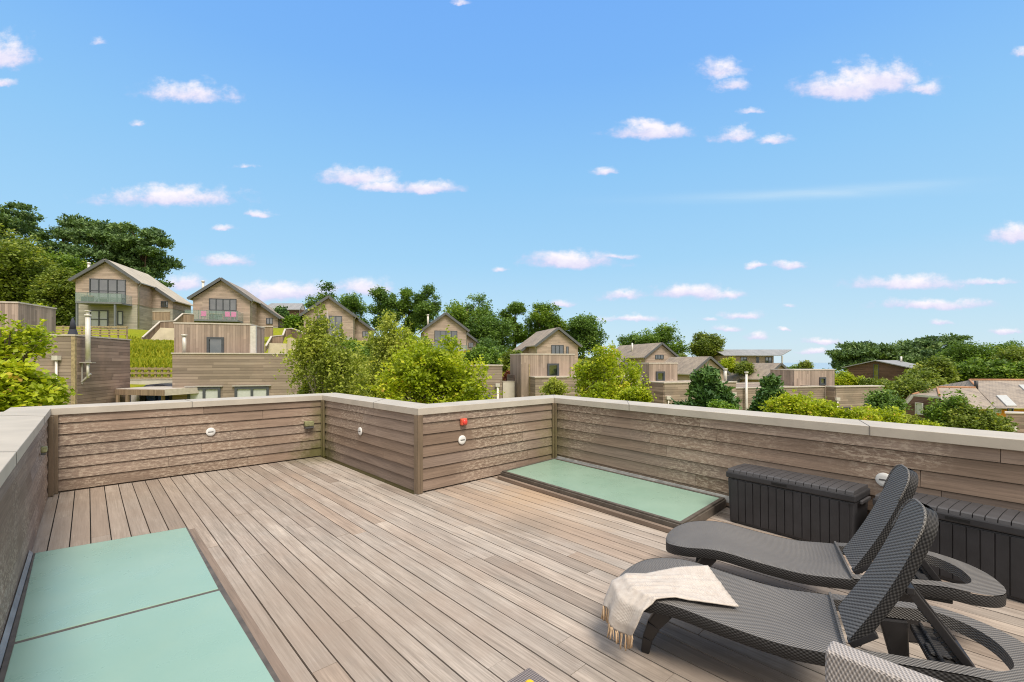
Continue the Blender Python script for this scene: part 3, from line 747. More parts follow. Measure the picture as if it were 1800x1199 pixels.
# ---------------------------------------------------------------- terrain and sea
CTRL=[]
def cp(x,y,z): CTRL.append((x,y,z))
def cpx(px,py,d): p=W(px,py,d); CTRL.append(tuple(p))
for x,y in ((-8,0),(0,8),(8,2),(0,-15),(15,-10),(-20,-15),(3,14),(-6,14),(10,12),(15,6)): cp(x,y,-5.2)
for x in (-40,-30,-22): cp(x,18,-2.6)
for x in (-22,-15,-10): cp(x,25,-2.0)
cp(-28,22,-2.2)
cpx(268,668,31); cpx(240,666,31); cpx(265,638,35); cpx(265,612,41); cpx(285,604,44); cpx(235,604,44)
cpx(240,580,52); cpx(180,578,54); cpx(100,576,54); cpx(60,576,54); cpx(20,576,55); cpx(145,600,42); cpx(60,600,40)
cp(-30,58,6.0); cp(-18,45,2.0); cp(-14,33,-1.2); cp(-6,33,-2.2); cp(-10,62,3.2); cp(-23,62,4.6)
cp(-9,70,2.2); cp(4,30,-3.2); cp(8,67,1.0); cp(14,32,-3.8); cp(18,30,-4.2); cp(25,82,-1.2); cp(30,69,-2.2); cp(44,75,-2.6)
cp(22,26,-4.6); cp(32,30,-4.8); cp(28,18,-5.2); cp(42,42,-5.0); cp(55,45,-5.0); cp(60,75,-2.5); cp(52,97,-2.6)
cp(-70,70,8.5); cp(-55,90,9.5); cp(-80,50,8); cp(-30,95,6.5); cp(-10,100,4.5); cp(10,95,3.0); cp(30,110,-1.0); cp(60,110,-4); cp(85,95,-3.5); cp(100,120,-5); cp(-90,120,11)
CT=np.array(CTRL)
def hgt(x,y):
    x=np.asarray(x,dtype=float); y=np.asarray(y,dtype=float)
    d2=(x[...,None]-CT[:,0])**2+(y[...,None]-CT[:,1])**2+2.0
    w_=1/d2**1.7; z=(w_*CT[:,2]).sum(-1)/w_.sum(-1)
    r=np.hypot(x+10,y-40); f=np.clip((r-130)/150,0,1); f=f*f*(3-2*f)
    return z*(1-f)+(-46)*f
def hz(x,y): return float(hgt(np.array(x),np.array(y)))
def terrain():
    xs=np.concatenate([[-40000,-8000,-2000,-800],np.arange(-400,-110,14),np.arange(-110,110,1.6),np.arange(110,400,14),[800,2000,8000,40000]])
    ys=np.concatenate([[-40000,-8000,-1500,-400],np.arange(-160,-24,12),np.arange(-24,130,1.6),np.arange(130,400,14),[800,2000,8000,40000]])
    X,Y=np.meshgrid(xs,ys); Z=hgt(X,Y)+.05*np.sin(X*1.3)*np.cos(Y*1.1)*(np.hypot(X,Y)<200)
    v=np.stack([X,Y,Z],-1).reshape(-1,3); nx=len(xs); ny=len(ys)
    i,j=np.meshgrid(np.arange(nx-1),np.arange(ny-1)); a=(j*nx+i).reshape(-1)
    q=np.stack([a,a+1,a+1+nx,a+nx],-1)
    o=np_mesh('ground',v,q,None,M['grass'],smooth=True); struct(o)
    m=MB(); m.face([(-50000,60,-40),(50000,60,-40),(50000,50000,-40),(-50000,50000,-40)]); o=m.build('sea',M['sea']); struct(o)
def np_mesh(name,v,q,rnd,mat,parent=None,smooth=False,org=None):
    me=bpy.data.meshes.new(name); nv=len(v); nq=len(q); k=q.shape[1]
    if org is not None: v=v-np.array(org)
    me.vertices.add(nv); me.vertices.foreach_set('co',np.ascontiguousarray(v,dtype=np.float32).ravel())
    me.loops.add(nq*k); me.loops.foreach_set('vertex_index',np.ascontiguousarray(q,dtype=np.int32).ravel())
    me.polygons.add(nq); me.polygons.foreach_set('loop_start',np.arange(0,nq*k,k,dtype=np.int32))
    if smooth: me.polygons.foreach_set('use_smooth',np.ones(nq,dtype=bool))
    if rnd is not None:
        at=me.attributes.new('rnd','FLOAT','FACE'); at.data.foreach_set('value',rnd.astype(np.float32))
    me.materials.append(mat); me.update(calc_edges=True)
    o=bpy.data.objects.new(name,me); C.objects.link(o)
    if parent: o.parent=parent
    return o
terrain()

# ---------------------------------------------------------------- house parts
UP=Vector((0,0,1))
def window(par,o,x,w,h,cols=2,rows=1,pane='pane',fw=.06,frame='frame',depth=.07,name='window',nrm=None,door=False):
    """o: lower left corner on the wall, x: unit vector to the right seen from outside"""
    o=Vector(o); x=Vector(x); nr=x.cross(UP).normalized() if nrm is None else nrm
    m=MB(); m.box(o+nr*.012,x*w,-nr*.02,UP*h); p=m.build(name,M[pane],par)
    f=MB()
    f.box(o+nr*.014-x*.0,x*w,nr*depth,UP*fw); f.box(o+nr*.014+UP*(h-fw),x*w,nr*depth,UP*fw)
    f.box(o+nr*.014+UP*fw,x*fw,nr*depth,UP*(h-2*fw)); f.box(o+nr*.014+UP*fw+x*(w-fw),x*fw,nr*depth,UP*(h-2*fw))
    for c in range(1,cols): f.box(o+nr*.014+UP*fw+x*(w*c/cols-fw/2),x*fw,nr*(depth-.003),UP*(h-2*fw))
    for r in range(1,rows): f.box(o+nr*.014+x*fw+UP*(h*r/rows-fw*.4),x*(w-2*fw),nr*(depth-.006),UP*fw*.8)
    f.build('frame',M[frame],p); return p
def gable_house(name,label,apx,apy,D,z0,w=6.3,zdrop=None,pitch=.74,d=7.2,wing=2.2,wing_set=3.0,lower=None,side='R',slate='slate',win=None,flue=True,group='gabled timber houses along the ridge',soft=.42):
    """apex of the front gable at pixel (apx, apy), depth D, on the street grid"""
    A=W(apx,apy,D); h=w/2; zA=A.z; zE=zA-h*pitch-.18
    base=Vector((A.x,A.y,0))
    def P(u,v,z): return base+GX*u+GY*v+Vector((0,0,z))
    t=thing(name,label,'house',(A.x,A.y,z0),0,group)
    zl=lower if lower is not None else None       # top of the masonry storey
    zc=zl if zl is not None else z0
    sg=1 if side=='R' else -1
    # upper storey, pentagon prism
    m=MB()
    F=[P(-h,0,zc),P(h,0,zc),P(h,0,zE),P(0,0,zA-.16),P(-h,0,zE)]; B=[p+GY*d for p in F]
    m.face(F); m.face(B[::-1])
    for i in range(5):
        j=(i+1)%5
        if i in (2,3): continue
        m.face([F[j],F[i],B[i],B[j]])
    m.build('wall',M['h_clad'],t)
    if wing:
        zW=zE-wing*pitch
        f=[P(sg*h,wing_set,zc),P(sg*(h+wing),wing_set,zc),P(sg*(h+wing),wing_set,zW),P(sg*h,wing_set,zE)]; b=[p+GY*(d-wing_set) for p in f]
        m=MB(); m.face(f if sg>0 else f[::-1]); m.face(b[::-1] if sg>0 else b); m.face([f[2],f[1],b[1],b[2]] if sg>0 else [f[1],f[2],b[2],b[1]])
        m.build('wing_wall',M['h_clad'],t)
        window(t,(f[0].lerp(f[1],.42) if sg>0 else f[1].lerp(f[0],.3))+UP*(max(zc,zW-1.0)-zc+.1),GX,.8,.8,2)
    if zl is not None:
        m=MB(); e=.0
        xr=h+(wing if wing and sg>0 else 0); 
        q=[P(-h+.04,.04,z0-1.2),P(h-.04,.04,z0-1.2),P(h-.04,d-.04,z0-1.2),P(-h+.04,d-.04,z0-1.2)]; m.hexa(q+[p+UP*(zl-z0+1.2) for p in q])
        if wing:
            q=[P(sg*h-.04*sg,wing_set+.04,z0-1.2),P(sg*(h+wing)-.04*sg,wing_set+.04,z0-1.2),P(sg*(h+wing)-.04*sg,d-.04,z0-1.2),P(sg*h-.04*sg,d-.04,z0-1.2)]
            if sg<0: q=[q[1],q[0],q[3],q[2]]
            m.hexa(q+[p+UP*(zl-z0+1.2) for p in q])
        m.build('lower_wall',M['brick'],t)
    # roof planes with overhang
    ov=.42; fo=.38; tk=.13
    m=MB()
    def plane(u0,za,u1,zb,v0,v1):
        a=[P(u0,v0,za),P(u1,v0,zb),P(u1,v1,zb),P(u0,v1,za)]
        ln=math.hypot(u1-u0,zb-za); uv=[(v0,0),(v0,ln),(v1,ln),(v1,0)]
        nrm=(a[1]-a[0]).cross(a[3]-a[0])
        if nrm.z<0: a=a[::-1]; uv=uv[::-1]
        m.face([p+UP*tk for p in a],uv); m.face([p for p in a[::-1]])
        n=len(a)
        for i in range(4):
            j=(i+1)%4; m.face([a[i],a[j],a[j]+UP*tk,a[i]+UP*tk])
    ze=zA-(h+ov)*pitch
    far_=-1*sg
    plane(0,zA,far_*(h+ov),ze,-fo,d+fo)
    plane(0,zA,sg*(h+ov),ze,-fo,d+fo)
    if wing:
        zw=zA-(h+wing+ov)*pitch; plane(sg*(h+ov),ze-.004,sg*(h+wing+ov),zw-.004,wing_set-fo,d+fo)
    rf=m.build('roof',M[slate],t)
    # verge boards and gutters
    for s_ in (-1,1):
        a=P(s_*.02,-fo-.04,zA+.0); b=P(s_*(h+ov),-fo-.04,ze+.0); v=MB(); v.bar(a,b,.06,.34,Vector((0,0,1))); v.build('verge_board',M['verge'],rf)
    v=MB()
    if wing: v.bar(P(sg*(h+ov),wing_set-fo-.04,ze),P(sg*(h+wing+ov),wing_set-fo-.04,zw),.06,.34,Vector((0,0,1)))
    if v.v: v.build('verge_board',M['verge'],rf)
    gt=MB(); gt.bar(P(far_*(h+ov+.05),-fo,ze+.03),P(far_*(h+ov+.05),d+fo,ze+.03),.12,.10)
    gt.build('gutter',M['gutter'],t)
    gt=MB(); gt.bar(P(sg*(h+ov+.05),-fo,ze+.03),P(sg*(h+ov+.05),(wing_set-fo-.02) if wing else d+fo,ze+.03),.12,.10); gt.build('gutter',M['gutter'],t)
    dp=MB(); c=P(sg*(h+.08),.12,0); dp.tube([P(sg*(h+ov+.02),-.1,ze),c+UP*(zE-.5),c+UP*(z0+.1)],.055,6); dp.build('downpipe',M['gutter'],t)
    if flue:
        fl=MB(); p=P(-.80*h,1.3,zA-.1); fl.tube([p-UP*2.0,p-UP*.2],.14,8); fl.tube([p-UP*.198,p],.19,8); fl.build('flue',M['pipe'],t)
    if win:
        u0,u1,za,zb,cols,rows=win; window(t,P(u0,0,za),GX,u1-u0,zb-za,cols,rows,fw=.09)
    t['_P']=0; del t['_P']
    return t,P,dict(h=h,zA=zA,zE=zE,d=d)
def railing(par,P,u0,u1,v0,v1,z,h=1.0,ends=True):
    m=MB(); m.box(P(u0,v0,z),GX*(u1-u0),GY*.02,UP*h)
    if ends:
        m.box(P(u0,v0+.025,z),GX*.02,GY*(v1-v0-.03),UP*h); m.box(P(u1-.02,v0+.025,z),GX*.02,GY*(v1-v0-.03),UP*h)
    r=m.build('glass_railing',M['rail_glass'],par)
    f=MB(); f.box(P(u0,v0-.012,z+h+.004),GX*(u1-u0),GY*.044,UP*.04)
    n=5
    for k in range(n): f.box(P(u0+(u1-u0-.04)*k/(n-1),v0+.026,z),GX*.04,GY*.04,UP*(h+.002))
    f.build('handrail',M['steel'],r)

# ---- the eight gabled houses
t,P,q=gable_house('gabled_house','large gabled house at the far left with a glass balcony over a grey masonry storey',188,458,55.2,5.8,lower=8.75,d=9.2,wing=2.3,wing_set=3.6,slate='slate_pale',win=(-1.75,1.95,8.85,11.75,4,2))
m=MB(); m.box(P(-1.9,-2.3,8.52),GX*4.5,GY*2.28,UP*.2); bal=m.build('balcony',M['steel'],t); railing(bal,P,-1.9,2.6,-2.3,0,8.73)
m=MB(); m.bar(P(-1.8,-2.15,5.6),P(-1.8,-2.15,8.51),.17); m.build('post',M['steel'],t)
m=MB(); m.bar(P(1.9,-2.15,5.6),P(1.9,-2.15,8.51),.17); m.build('post',M['steel'],t)
window(t,P(-1.75,.03,5.75),GX,1.9,2.2,2,2,pane='blind',fw=.12,name='door'); window(t,P(1.05,.03,6.2),GX,.6,1.7,1,1,pane='blind',fw=.1)
bx=thing('barbecue','dark covered barbecue with a brown lid on the glass balcony of the leftmost house','barbecue',P(-1.2,-1.4,8.73))
m=MB(); m.box(P(-1.7,-1.7,8.73),GX*1.0,GY*.6,UP*.62); m.build('body',M['black'],bx,bevel=.05); m=MB(); m.tube([P(-1.5,-1.4,9.36),P(-.6,-1.4,9.36)],.16,10); m.build('lid',M['brown_clad'],bx)
t,P,q=gable_house('gabled_house','gabled house with pink chairs on its balcony, above a timber stair tower',390,490.5,56.9,3.6,lower=6.5,d=9.0,wing=2.5,wing_set=3.4,win=(-1.4,1.65,6.75,9.6,4,2))
m=MB(); m.box(P(-3.2,-2.2,6.6),GX*5.6,GY*2.18,UP*.2); bal=m.build('balcony',M['steel'],t); railing(bal,P,-3.2,2.4,-2.2,0,6.81,1.05)
for u in (-1.55,1.0,1.7):
    k=thing('garden_chair','pink garden chair on the balcony, '+{-1.55:'standing alone at the left',1.0:'left one of the close pair',1.7:'right one of the close pair'}[u],'chair',P(u,-1.5,6.81),0,'pink chairs on the balcony')
    m=MB(); m.box(P(u-.28,-1.75,7.20),GX*.56,GY*.5,UP*.07); m.build('seat',M['pink'],k,bevel=.02)
    m=MB(); m.box(P(u-.28,-1.30,7.28),GX*.56,GY*.08,UP*.6); m.build('backrest',M['pink'],k,bevel=.03)
    for a,b in ((-.26,-1.73),(.22,-1.73),(-.26,-1.3),(.22,-1.3)):
        m=MB(); m.box(P(u+a,b,6.81),GX*.04,GY*.04,UP*.388); m.build('leg',M['pink'],k)
tb=thing('garden_table','wooden garden table between the pink chairs on the balcony','table',P(-.3,-1.4,6.81))
m=MB(); m.box(P(-1.1,-1.75,7.5),GX*1.8,GY*.8,UP*.06); m.build('tabletop',M['fence_rail'],tb)
for a,b in ((-1.05,-1.7),(.6,-1.7),(-1.05,-1.05),(.6,-1.05)):
    m=MB(); m.box(P(a,b,6.81),GX*.07,GY*.07,UP*.685); m.build('leg',M['fence_rail'],tb)
t,P,q=gable_house('gabled_house','gabled house half hidden behind the drooping birch, dark trees above it',578,522,62,2.6,lower=3.9,d=9,wing=2.4,wing_set=3.3,win=(-1.5,1.7,5.0,8.0,4,2),flue=False)
m=MB(); m.box(P(-2.6,-2.0,3.85),GX*5.6,GY*1.98,UP*.18); bal=m.build('balcony',M['steel'],t); railing(bal,P,-2.5,2.9,-1.9,0,4.04)
t,P,q=gable_house('gabled_house','gabled house rising behind the bright yellow green tree, with a pale flue',783,551,69,1.4,lower=3.1,d=9,wing=2.2,wing_set=3.4,win=(-1.65,1.8,3.4,6.45,4,2))
m=MB(); m.box(P(-2.6,-1.9,3.0),GX*5.7,GY*1.88,UP*.18); bal=m.build('balcony',M['steel'],t); railing(bal,P,-2.5,3.05,-1.8,0,3.19)
t,P,q=gable_house('gabled_house','gabled house above the tallest timber tower, patched slate roof, white flue on its right',980.5,577,65.9,.5,side='L',wing=1.6,wing_set=4.5,d=9.6,win=(-1.0,.9,2.6,4.15,3,1),flue=False)
window(t,P(1.3,0,2.6),GX,.35,1.35,1,1)
m=MB(); p=P(2.2,5,5.0); m.tube([p-UP*.6,p+UP*1.0],.14,8); m.build('flue',M['pipe'],t)
t,P,q=gable_house('gabled_house','gabled house with the longest slate roof, right of the yellow green birch',1162,603.5,82,-1.0,w=6.4,side='L',wing=1.8,wing_set=6,d=15,win=(-1.2,.5,2.25,3.0,3,1),flue=False)
m=MB(); p=P(-1.8,7,3.8); m.tube([p-UP*.6,p+UP*1.6],.17,8); m.build('flue',M['pipe'],t)
t,P,q=gable_house('gabled_house','low gabled house behind the dark young pine',1246,628,68.6,-3.4,side='L',wing=1.6,wing_set=5,d=9.5,win=(-1.5,1.5,-1.05,.2,4,1),flue=False)
t,P,q=gable_house('gabled_house','lowest gabled house at the right end of the row, lichen spotted slate roof',1370,639.5,74.6,-4.0,side='L',wing=1.6,wing_set=5,d=10,win=(-1.9,1.6,-2.3,-1.25,4,1),flue=False)

# ---- flat roofed timber buildings
def prism_on_grid(mb,o,w,d,z0,z1): mb.box(Vector((o.x,o.y,z0)),GX*w,GY*d,UP*(z1-z0))
def flat_house(label,corner,w,d,z0,z1,left=True,mat='l_clad',cap=True,group='flat roofed timber buildings'):
    """corner: front left (x,y)"""
    o=Vector((corner[0],corner[1],0)); t=thing('flat_roofed_house',label,'building',(o.x,o.y,z0),0,group)
    m=MB(); prism_on_grid(m,o,w,d,z0,z1); m.build('wall',M[mat],t)
    m=MB(); m.box(Vector((o.x,o.y,z1))-GX*.05-GY*.05,GX*(w+.1),GY*.3,UP*.07); m.box(Vector((o.x,o.y,z1))-GX*.05+GY*(d-.25),GX*(w+.1),GY*.3,UP*.07)
    m.box(Vector((o.x,o.y,z1))-GX*.05+GY*.252,GX*.3,GY*(d-.504),UP*.067); m.box(Vector((o.x,o.y,z1))+GX*(w-.25)+GY*.252,GX*.3,GY*(d-.504),UP*.067)
    m.build('parapet_cap',M['cap'],t)
    def P(u,v,z): return o+GX*u+GY*v+Vector((0,0,z))
    return t,P
def tower(t,P,u0,u1,v0,v1,z0,z1,win=None,post=None):
    m=MB(); m.box(P(u0,v0,z0),GX*(u1-u0),GY*(v1-v0),UP*(z1-z0)); m.build('tower',M['v_clad'],t)
    m=MB(); m.box(P(u0-.03,v0-.03,z1),GX*(u1-u0+.06),GY*(v1-v0+.06),UP*.08); m.build('tower_cap',M['cap'],t)
    if win: window(t,P(win[0],v0,win[2]),GX,win[1]-win[0],win[3]-win[2],1,1,fw=.13)
    if post: m=MB(); m.box(P(u1+.003,v0-.02,z0),GX*post,GY*.25,UP*(z1-z0-.05)); m.build('corner_panel',M['pipe'],t)
def pipe_on(t,p,z0,z1,r=.05,hop=True,name='downpipe'):
    m=MB(); m.tube([p+UP*(z0-p.z),p+UP*(z1-p.z)],r,8)
    if hop: m.box(Vector((p.x-.14,p.y-.1,z1)),(.28,0,0),(0,.2,0),(0,0,.22))
    m.build(name,M['pipe'],t)
def grid_uv(px,D0,C0,along):
    """parameter along a grid line through C0 where it is seen at column px"""
    k=(px-900)/800; return (k*C0.y-C0.x)/(along.x-k*along.y)
# left building, corner seen at column 133
c=W(131,589,22); w_=12
t,P=flat_house('flat roofed timber house at the left edge with a tall pale flue',c-GX*w_,w_,4.8,-2.6,2.93)
m=MB(); m.box(P(w_+.004,.1,-2.6),GX*.05,GY*4.6,UP*5.45); m.build('side_wall',M['l_clad_side'],t)
m=MB(); m.box(P(w_-.12,-.03,-2.6),GX*.15,GY*.12,UP*5.5); m.build('corner_board',M['fence_rail'],t)
window(t,P(w_-1.3,0,-1.5),GX,.55,2.2-.1,1,1,fw=.05); window(t,P(w_-3.3,0,-1.0),GX,1.6,1.3,2,1,fw=.07)
p=P(w_-.66,-.1,0); pipe_on(t,p,-2.5,1.75,.055)
fp=P(w_+.32,.4,0); m=MB(); b0=ZD(668,fp.y); b1=ZD(556,fp.y); m.tube([fp+UP*(b0+.9),fp+UP*b1],.105,12); m.tube([fp+UP*(b1+.002),fp+UP*(b1+.08)],.14,12); m.tube([fp+UP*(b1+.082),fp+UP*(b1+.22)],.08,8); m.tube([fp+UP*(b1+.222),fp+UP*(b1+.27)],.13,12)
m.tube([fp+UP*(b0+.88),fp+UP*(b0+.1)],.06,8); m.build('flue',M['pipe'],t)
m=MB(); m.box(fp-GX*.30-GY*.16+UP*(b0+.84),GX*.55,GY*.32,UP*.04); m.bar(fp-GX*.26+UP*(b0-.1),fp+GX*.12+UP*(b0+.3),.10,.07); m.bar(fp-GX*.24+UP*(b0-.2),fp-GX*.24+UP*(b0+.83),.05); m.build('flue_bracket',M['gutter'],t)
T=W(32,533,26); m=MB(); m.box(Vector((T.x,T.y,2.9))-GX*5,GX*5,GY*3,UP*(T.z-2.9)); m.build('tower',M['v_clad'],t); m=MB(); m.box(Vector((T.x,T.y,T.z))-GX*5.04-GY*.04,GX*5.08,GY*3.08,UP*.08); m.build('tower_cap',M['cap'],t)
# closed parasol on its terrace
p=W(128,586,25); t=thing('closed_parasol','closed dark parasol standing on the flat roof by the pale flue','parasol',p-UP*1.2)
m=MB(); m.tube([p-UP*.62,p+UP*.22],[.36,.15],10,cap=False); m.tube([p+UP*.222,p+UP*.62,p+UP*.86],[.15,.10,.03],10); m.build('canopy',M['parasol'],t)
m=MB(); m.tube([p-UP*1.2,p-UP*.621],.03,8); m.build('pole',M['gutter'],t)
# building with two white blinds
c=W(303,622,26); wR=grid_uv(555,0,c,GX)
t,P=flat_house('flat roofed timber house with two white blinded windows and a square tower above',c,wR,6.0,-2.4,c.z)
for a,b in ((330,388),(413,473)):
    u0=grid_uv(a,0,c,GX); u1=grid_uv(b,0,c,GX); zt=ZD(681.5,c.y); window(t,P(u0,0,zt-1.9),GX,u1-u0,1.9,2,1,pane='blind',fw=.13); m=MB(); m.box(P(u0-.12,-.13,zt+.03),GX*(u1-u0+.24),GY*.128,UP*.06); m.build('lintel',M['gutter'],t)
v0=1.1; o=P(0,v0,0); u0=grid_uv(306,0,o,GX); u1=grid_uv(440,0,o,GX)
tower(t,P,u0,u1,v0,v0+3.2,c.z-.5,ZD(569,o.y),(grid_uv(364,0,o,GX),grid_uv(394,0,o,GX),ZD(624,o.y),ZD(592,o.y)),post=.30)
p=P(.42,.45,0); m=MB(); m.tube([p+UP*(c.z+.02),p+UP*ZD(591,p.y)],.10,10); m.tube([p+UP*(ZD(591,p.y)+.003),p+UP*(ZD(588,p.y))],.15,10); m.build('flue',M['pipe'],t)
# house behind the yellow tree
c=W(883,643,30); t,P=flat_house('flat roofed timber block right of the yellow green tree, bins in front of it',c-GX*7,7,5,-4.0,c.z)
p=W(875,690,29.8); pipe_on(t,p-UP*2,-3.8,ZD(680,29.8),.08)
# white gate wall with copper shrub
p=W(884,671,32); t=thing('white_wall','plain white rendered wall between two timber buildings','wall',Vector((p.x,p.y,-4)))
m=MB(); m.box(Vector((p.x,p.y,-4)),GX*.85,GY*.2,UP*(p.z+4)); m.build('panel',M['whitewall'],t); m=MB(); m.box(Vector((p.x,p.y,p.z))-GX*.03-GY*.03,GX*.91,GY*.26,UP*.04); m.build('wall_cap',M['cap'],t)
# tall tower building in the middle
c=W(941,664,30); wR=grid_uv(1128,0,c,GX)
t,P=flat_house('flat roofed timber house with the tallest vertical boarded tower, left of the yellow green birch',c,wR,1.3,-4.4,c.z)
o=P(0,1.3,0); u0=grid_uv(916,0,o,GX); u1=grid_uv(1010,0,o,GX)
tower(t,P,u0,u1,1.3,4.3,-4.2,ZD(623.5,o.y),(grid_uv(962,0,o,GX),grid_uv(982,0,o,GX),ZD(664,o.y),ZD(639,o.y)))
q=P(0,3.0,0); ul=grid_uv(903,0,q,GX); m=MB(); m.box(P(ul,3.0,-4.2),GX*(u0-ul-.01),GY*2,UP*(ZD(659,q.y)+4.2)); m.build('side_wall',M['l_clad_side'],t)
m=MB(); p=P(u0+.55,1.25,0); m.box(p+UP*-4,GX*.07,GY*.045,UP*(4+ZD(640,p.y))); m.build('trim',M['fence_rail'],t)
# next: corner at column 1168
c=W(1168,674,30); wR=grid_uv(1294,0,c,GX)
t,P=flat_house('flat roofed timber house behind the dark young pine, its left side wall in view',c,wR,2.2,-4.6,c.z)
m=MB(); m.box(P(-.055,.06,-4.6),GX*.05,GY*2.1,UP*(c.z+4.55)); m.build('side_wall',M['l_clad_side'],t)
o=P(0,2.2,0); u0=grid_uv(1141,0,o,GX); u1=grid_uv(1191,0,o,GX); tower(t,P,u0,u1,2.2,5.6,-4,ZD(639.5,o.y),(grid_uv(1153,0,o,GX),grid_uv(1168,0,o,GX),ZD(672,o.y),ZD(653,o.y)))
pipe_on(t,P(.25,-.08,0),-4.4,ZD(702,30),.05); pipe_on(t,P(wR-.25,-.08,0),-4.4,ZD(698,30),.07)
p=P(wR-.3,.7,0); m=MB(); m.tube([p+UP*(c.z),p+UP*ZD(650,p.y)],.11,10); m.tube([p+UP*(ZD(650,p.y)+.003),p+UP*ZD(648,p.y)],.16,10); m.build('flue',M['pipe'],t)
c=W(1294,683,33); wR=grid_uv(1451,0,c,GX)
t,P=flat_house('long low timber house with a tall thin flue pole, partly behind yellow green shrubs',c,wR,6.5,-4.8,c.z)
o=P(0,2.0,0); u0=grid_uv(1396,0,o,GX); u1=grid_uv(1467,0,o,GX); tower(t,P,u0,u1,2.0,4.4,-4,ZD(652,o.y),(grid_uv(1440,0,o,GX),grid_uv(1451,0,o,GX),ZD(680,o.y),ZD(665,o.y)))
p=P(grid_uv(1312,0,P(0,-.2,0),GX),-.2,0); m=MB(); m.tube([p+UP*-4.7,p+UP*ZD(656,p.y)],.09,10); m.tube([p+UP*(ZD(656,p.y)+.003),p+UP*ZD(653.5,p.y)],.14,10); m.build('flue',M['pipe'],t)
c=W(1469,681,34.27); wR=grid_uv(1553,0,c,GX)
t,P=flat_house('small low timber house at the right of the row with one dark window',c,wR,.8,-4.8,c.z)
m=MB(); m.box(P(-.055,.06,-4.6),GX*.05,GY*.7,UP*(c.z+4.55)); m.build('side_wall',M['l_clad_side'],t)
window(t,P(grid_uv(1474,0,c,GX),0,ZD(733,c.y)),GX,grid_uv(1493,0,c,GX)-grid_uv(1474,0,c,GX),ZD(716,c.y)-ZD(733,c.y),2,1,fw=.07)
pipe_on(t,P(.08,-.08,0),-4.6,ZD(704,34.2),.06)
c=W(1768,727,22); o=Vector((c.x,c.y,0)); gx=Vector((.93,-.36,0)); gy=Vector((.735,.678,0))
t=thing('flat_roofed_house','flat roofed timber building cut by the right picture edge, above the long coping','building',Vector((o.x,o.y,-5)),0,'flat roofed timber buildings')
m=MB(); m.box(o-UP*5,gx*6,gy*.7,UP*(c.z+5)); m.build('wall',M['l_clad_side'],t); m=MB(); m.box(o-gx*.04-gy*.04+UP*c.z,gx*6.1,gy*.78,UP*.06); m.build('parapet_cap',M['cap'],t)
pipe_on(t,o+gx*.22-gy*.09,-4.8,ZD(757,22),.07)

# ---- other houses
def low_roof(t,pts,mat,th=.14,name='roof',par=None):
    m=MB(); nrm=(pts[1]-pts[0]).cross(pts[2]-pts[0]); pts=pts if nrm.z>0 else pts[::-1]
    m.face([p+UP*th for p in pts]); m.face(pts[::-1]); k=len(pts)
    for i in range(k): j=(i+1)%k; m.face([pts[i],pts[j],pts[j]+UP*th,pts[i]+UP*th])
    return m.build(name,M[mat],t)
# long house with a grey metal roof near the sea
a=W(1273,637,95); b=W(1360,637,95); zr=ZD(615.5,99); ze=ZD(625.5,94)
t=thing('long_house','long low house with a grey metal roof and a corner post, near the sea','house',Vector((a.x,a.y,-4)))
m=MB(); m.box(Vector((a.x,a.y,-4)),(b.x-a.x,0,0),(0,9,0),(0,0,ze+4)); m.build('wall',M['h_clad'],t)
low_roof(t,[Vector((a.x-.5,94,ze)),Vector((XD(1374,94),94,ze)),Vector((XD(1368,104),99,zr)),Vector((a.x-.5,99,zr))],'zinc')
low_roof(t,[Vector((a.x-.5,99.01,zr)),Vector((XD(1368,104),99.01,zr)),Vector((XD(1374,94),105,ze)),Vector((a.x-.5,105,ze))],'zinc')
m=MB(); m.bar(Vector((XD(1375,94.3),94.3,-4)),Vector((XD(1375,94.3),94.3,ze-.02)),.22); m.build('post',M['frame_lt'],t)
for px,w_ in ((1278,1.0),(1302,1.3),(1329,.6),(1345,1.4)): window(t,Vector((XD(px,95),95,ZD(638,95))),Vector((1,0,0)),w_,1.2,2,1,fw=.08)
# bright roofed house behind the pink chair house
a=W(462,548,84); b=W(528,548,84)
t=thing('grey_roofed_house','distant house with a ribbed grey roof and white gable behind the conifers','house',Vector((a.x,a.y,5)))
m=MB(); m.box(Vector((a.x,a.y,5)),(b.x-a.x,0,0),(0,7,0),(0,0,ZD(544,84)-5)); m.build('wall',M['brown_clad'],t)
zr=ZD(535,88); ze=ZD(545.5,84)
low_roof(t,[Vector((a.x-.3,83.6,ze)),Vector((XD(527,83.6),83.6,ze)),Vector((XD(533,87.5),87.5,zr)),Vector((a.x-.3,87.5,zr))],'zinc')
low_roof(t,[Vector((a.x-.3,87.51,zr)),Vector((XD(533,87.5),87.51,zr)),Vector((XD(540,91.5),91.5,ze)),Vector((a.x-.3,91.5,ze))],'zinc')
m=MB(); g=[Vector((XD(526.5,83.7),83.7,ze-1.4)),Vector((XD(539,91.4),91.4,ze-1.4)),Vector((XD(539,91.4),91.4,ze-.02)),Vector((XD(532.6,87.5),87.5,zr-.02)),Vector((XD(526.5,83.7),83.7,ze-.02))]
m.face(g); m.face([p-Vector((.3,0,0)) for p in g[::-1]]); m.build('gable',M['whitewall'],t)
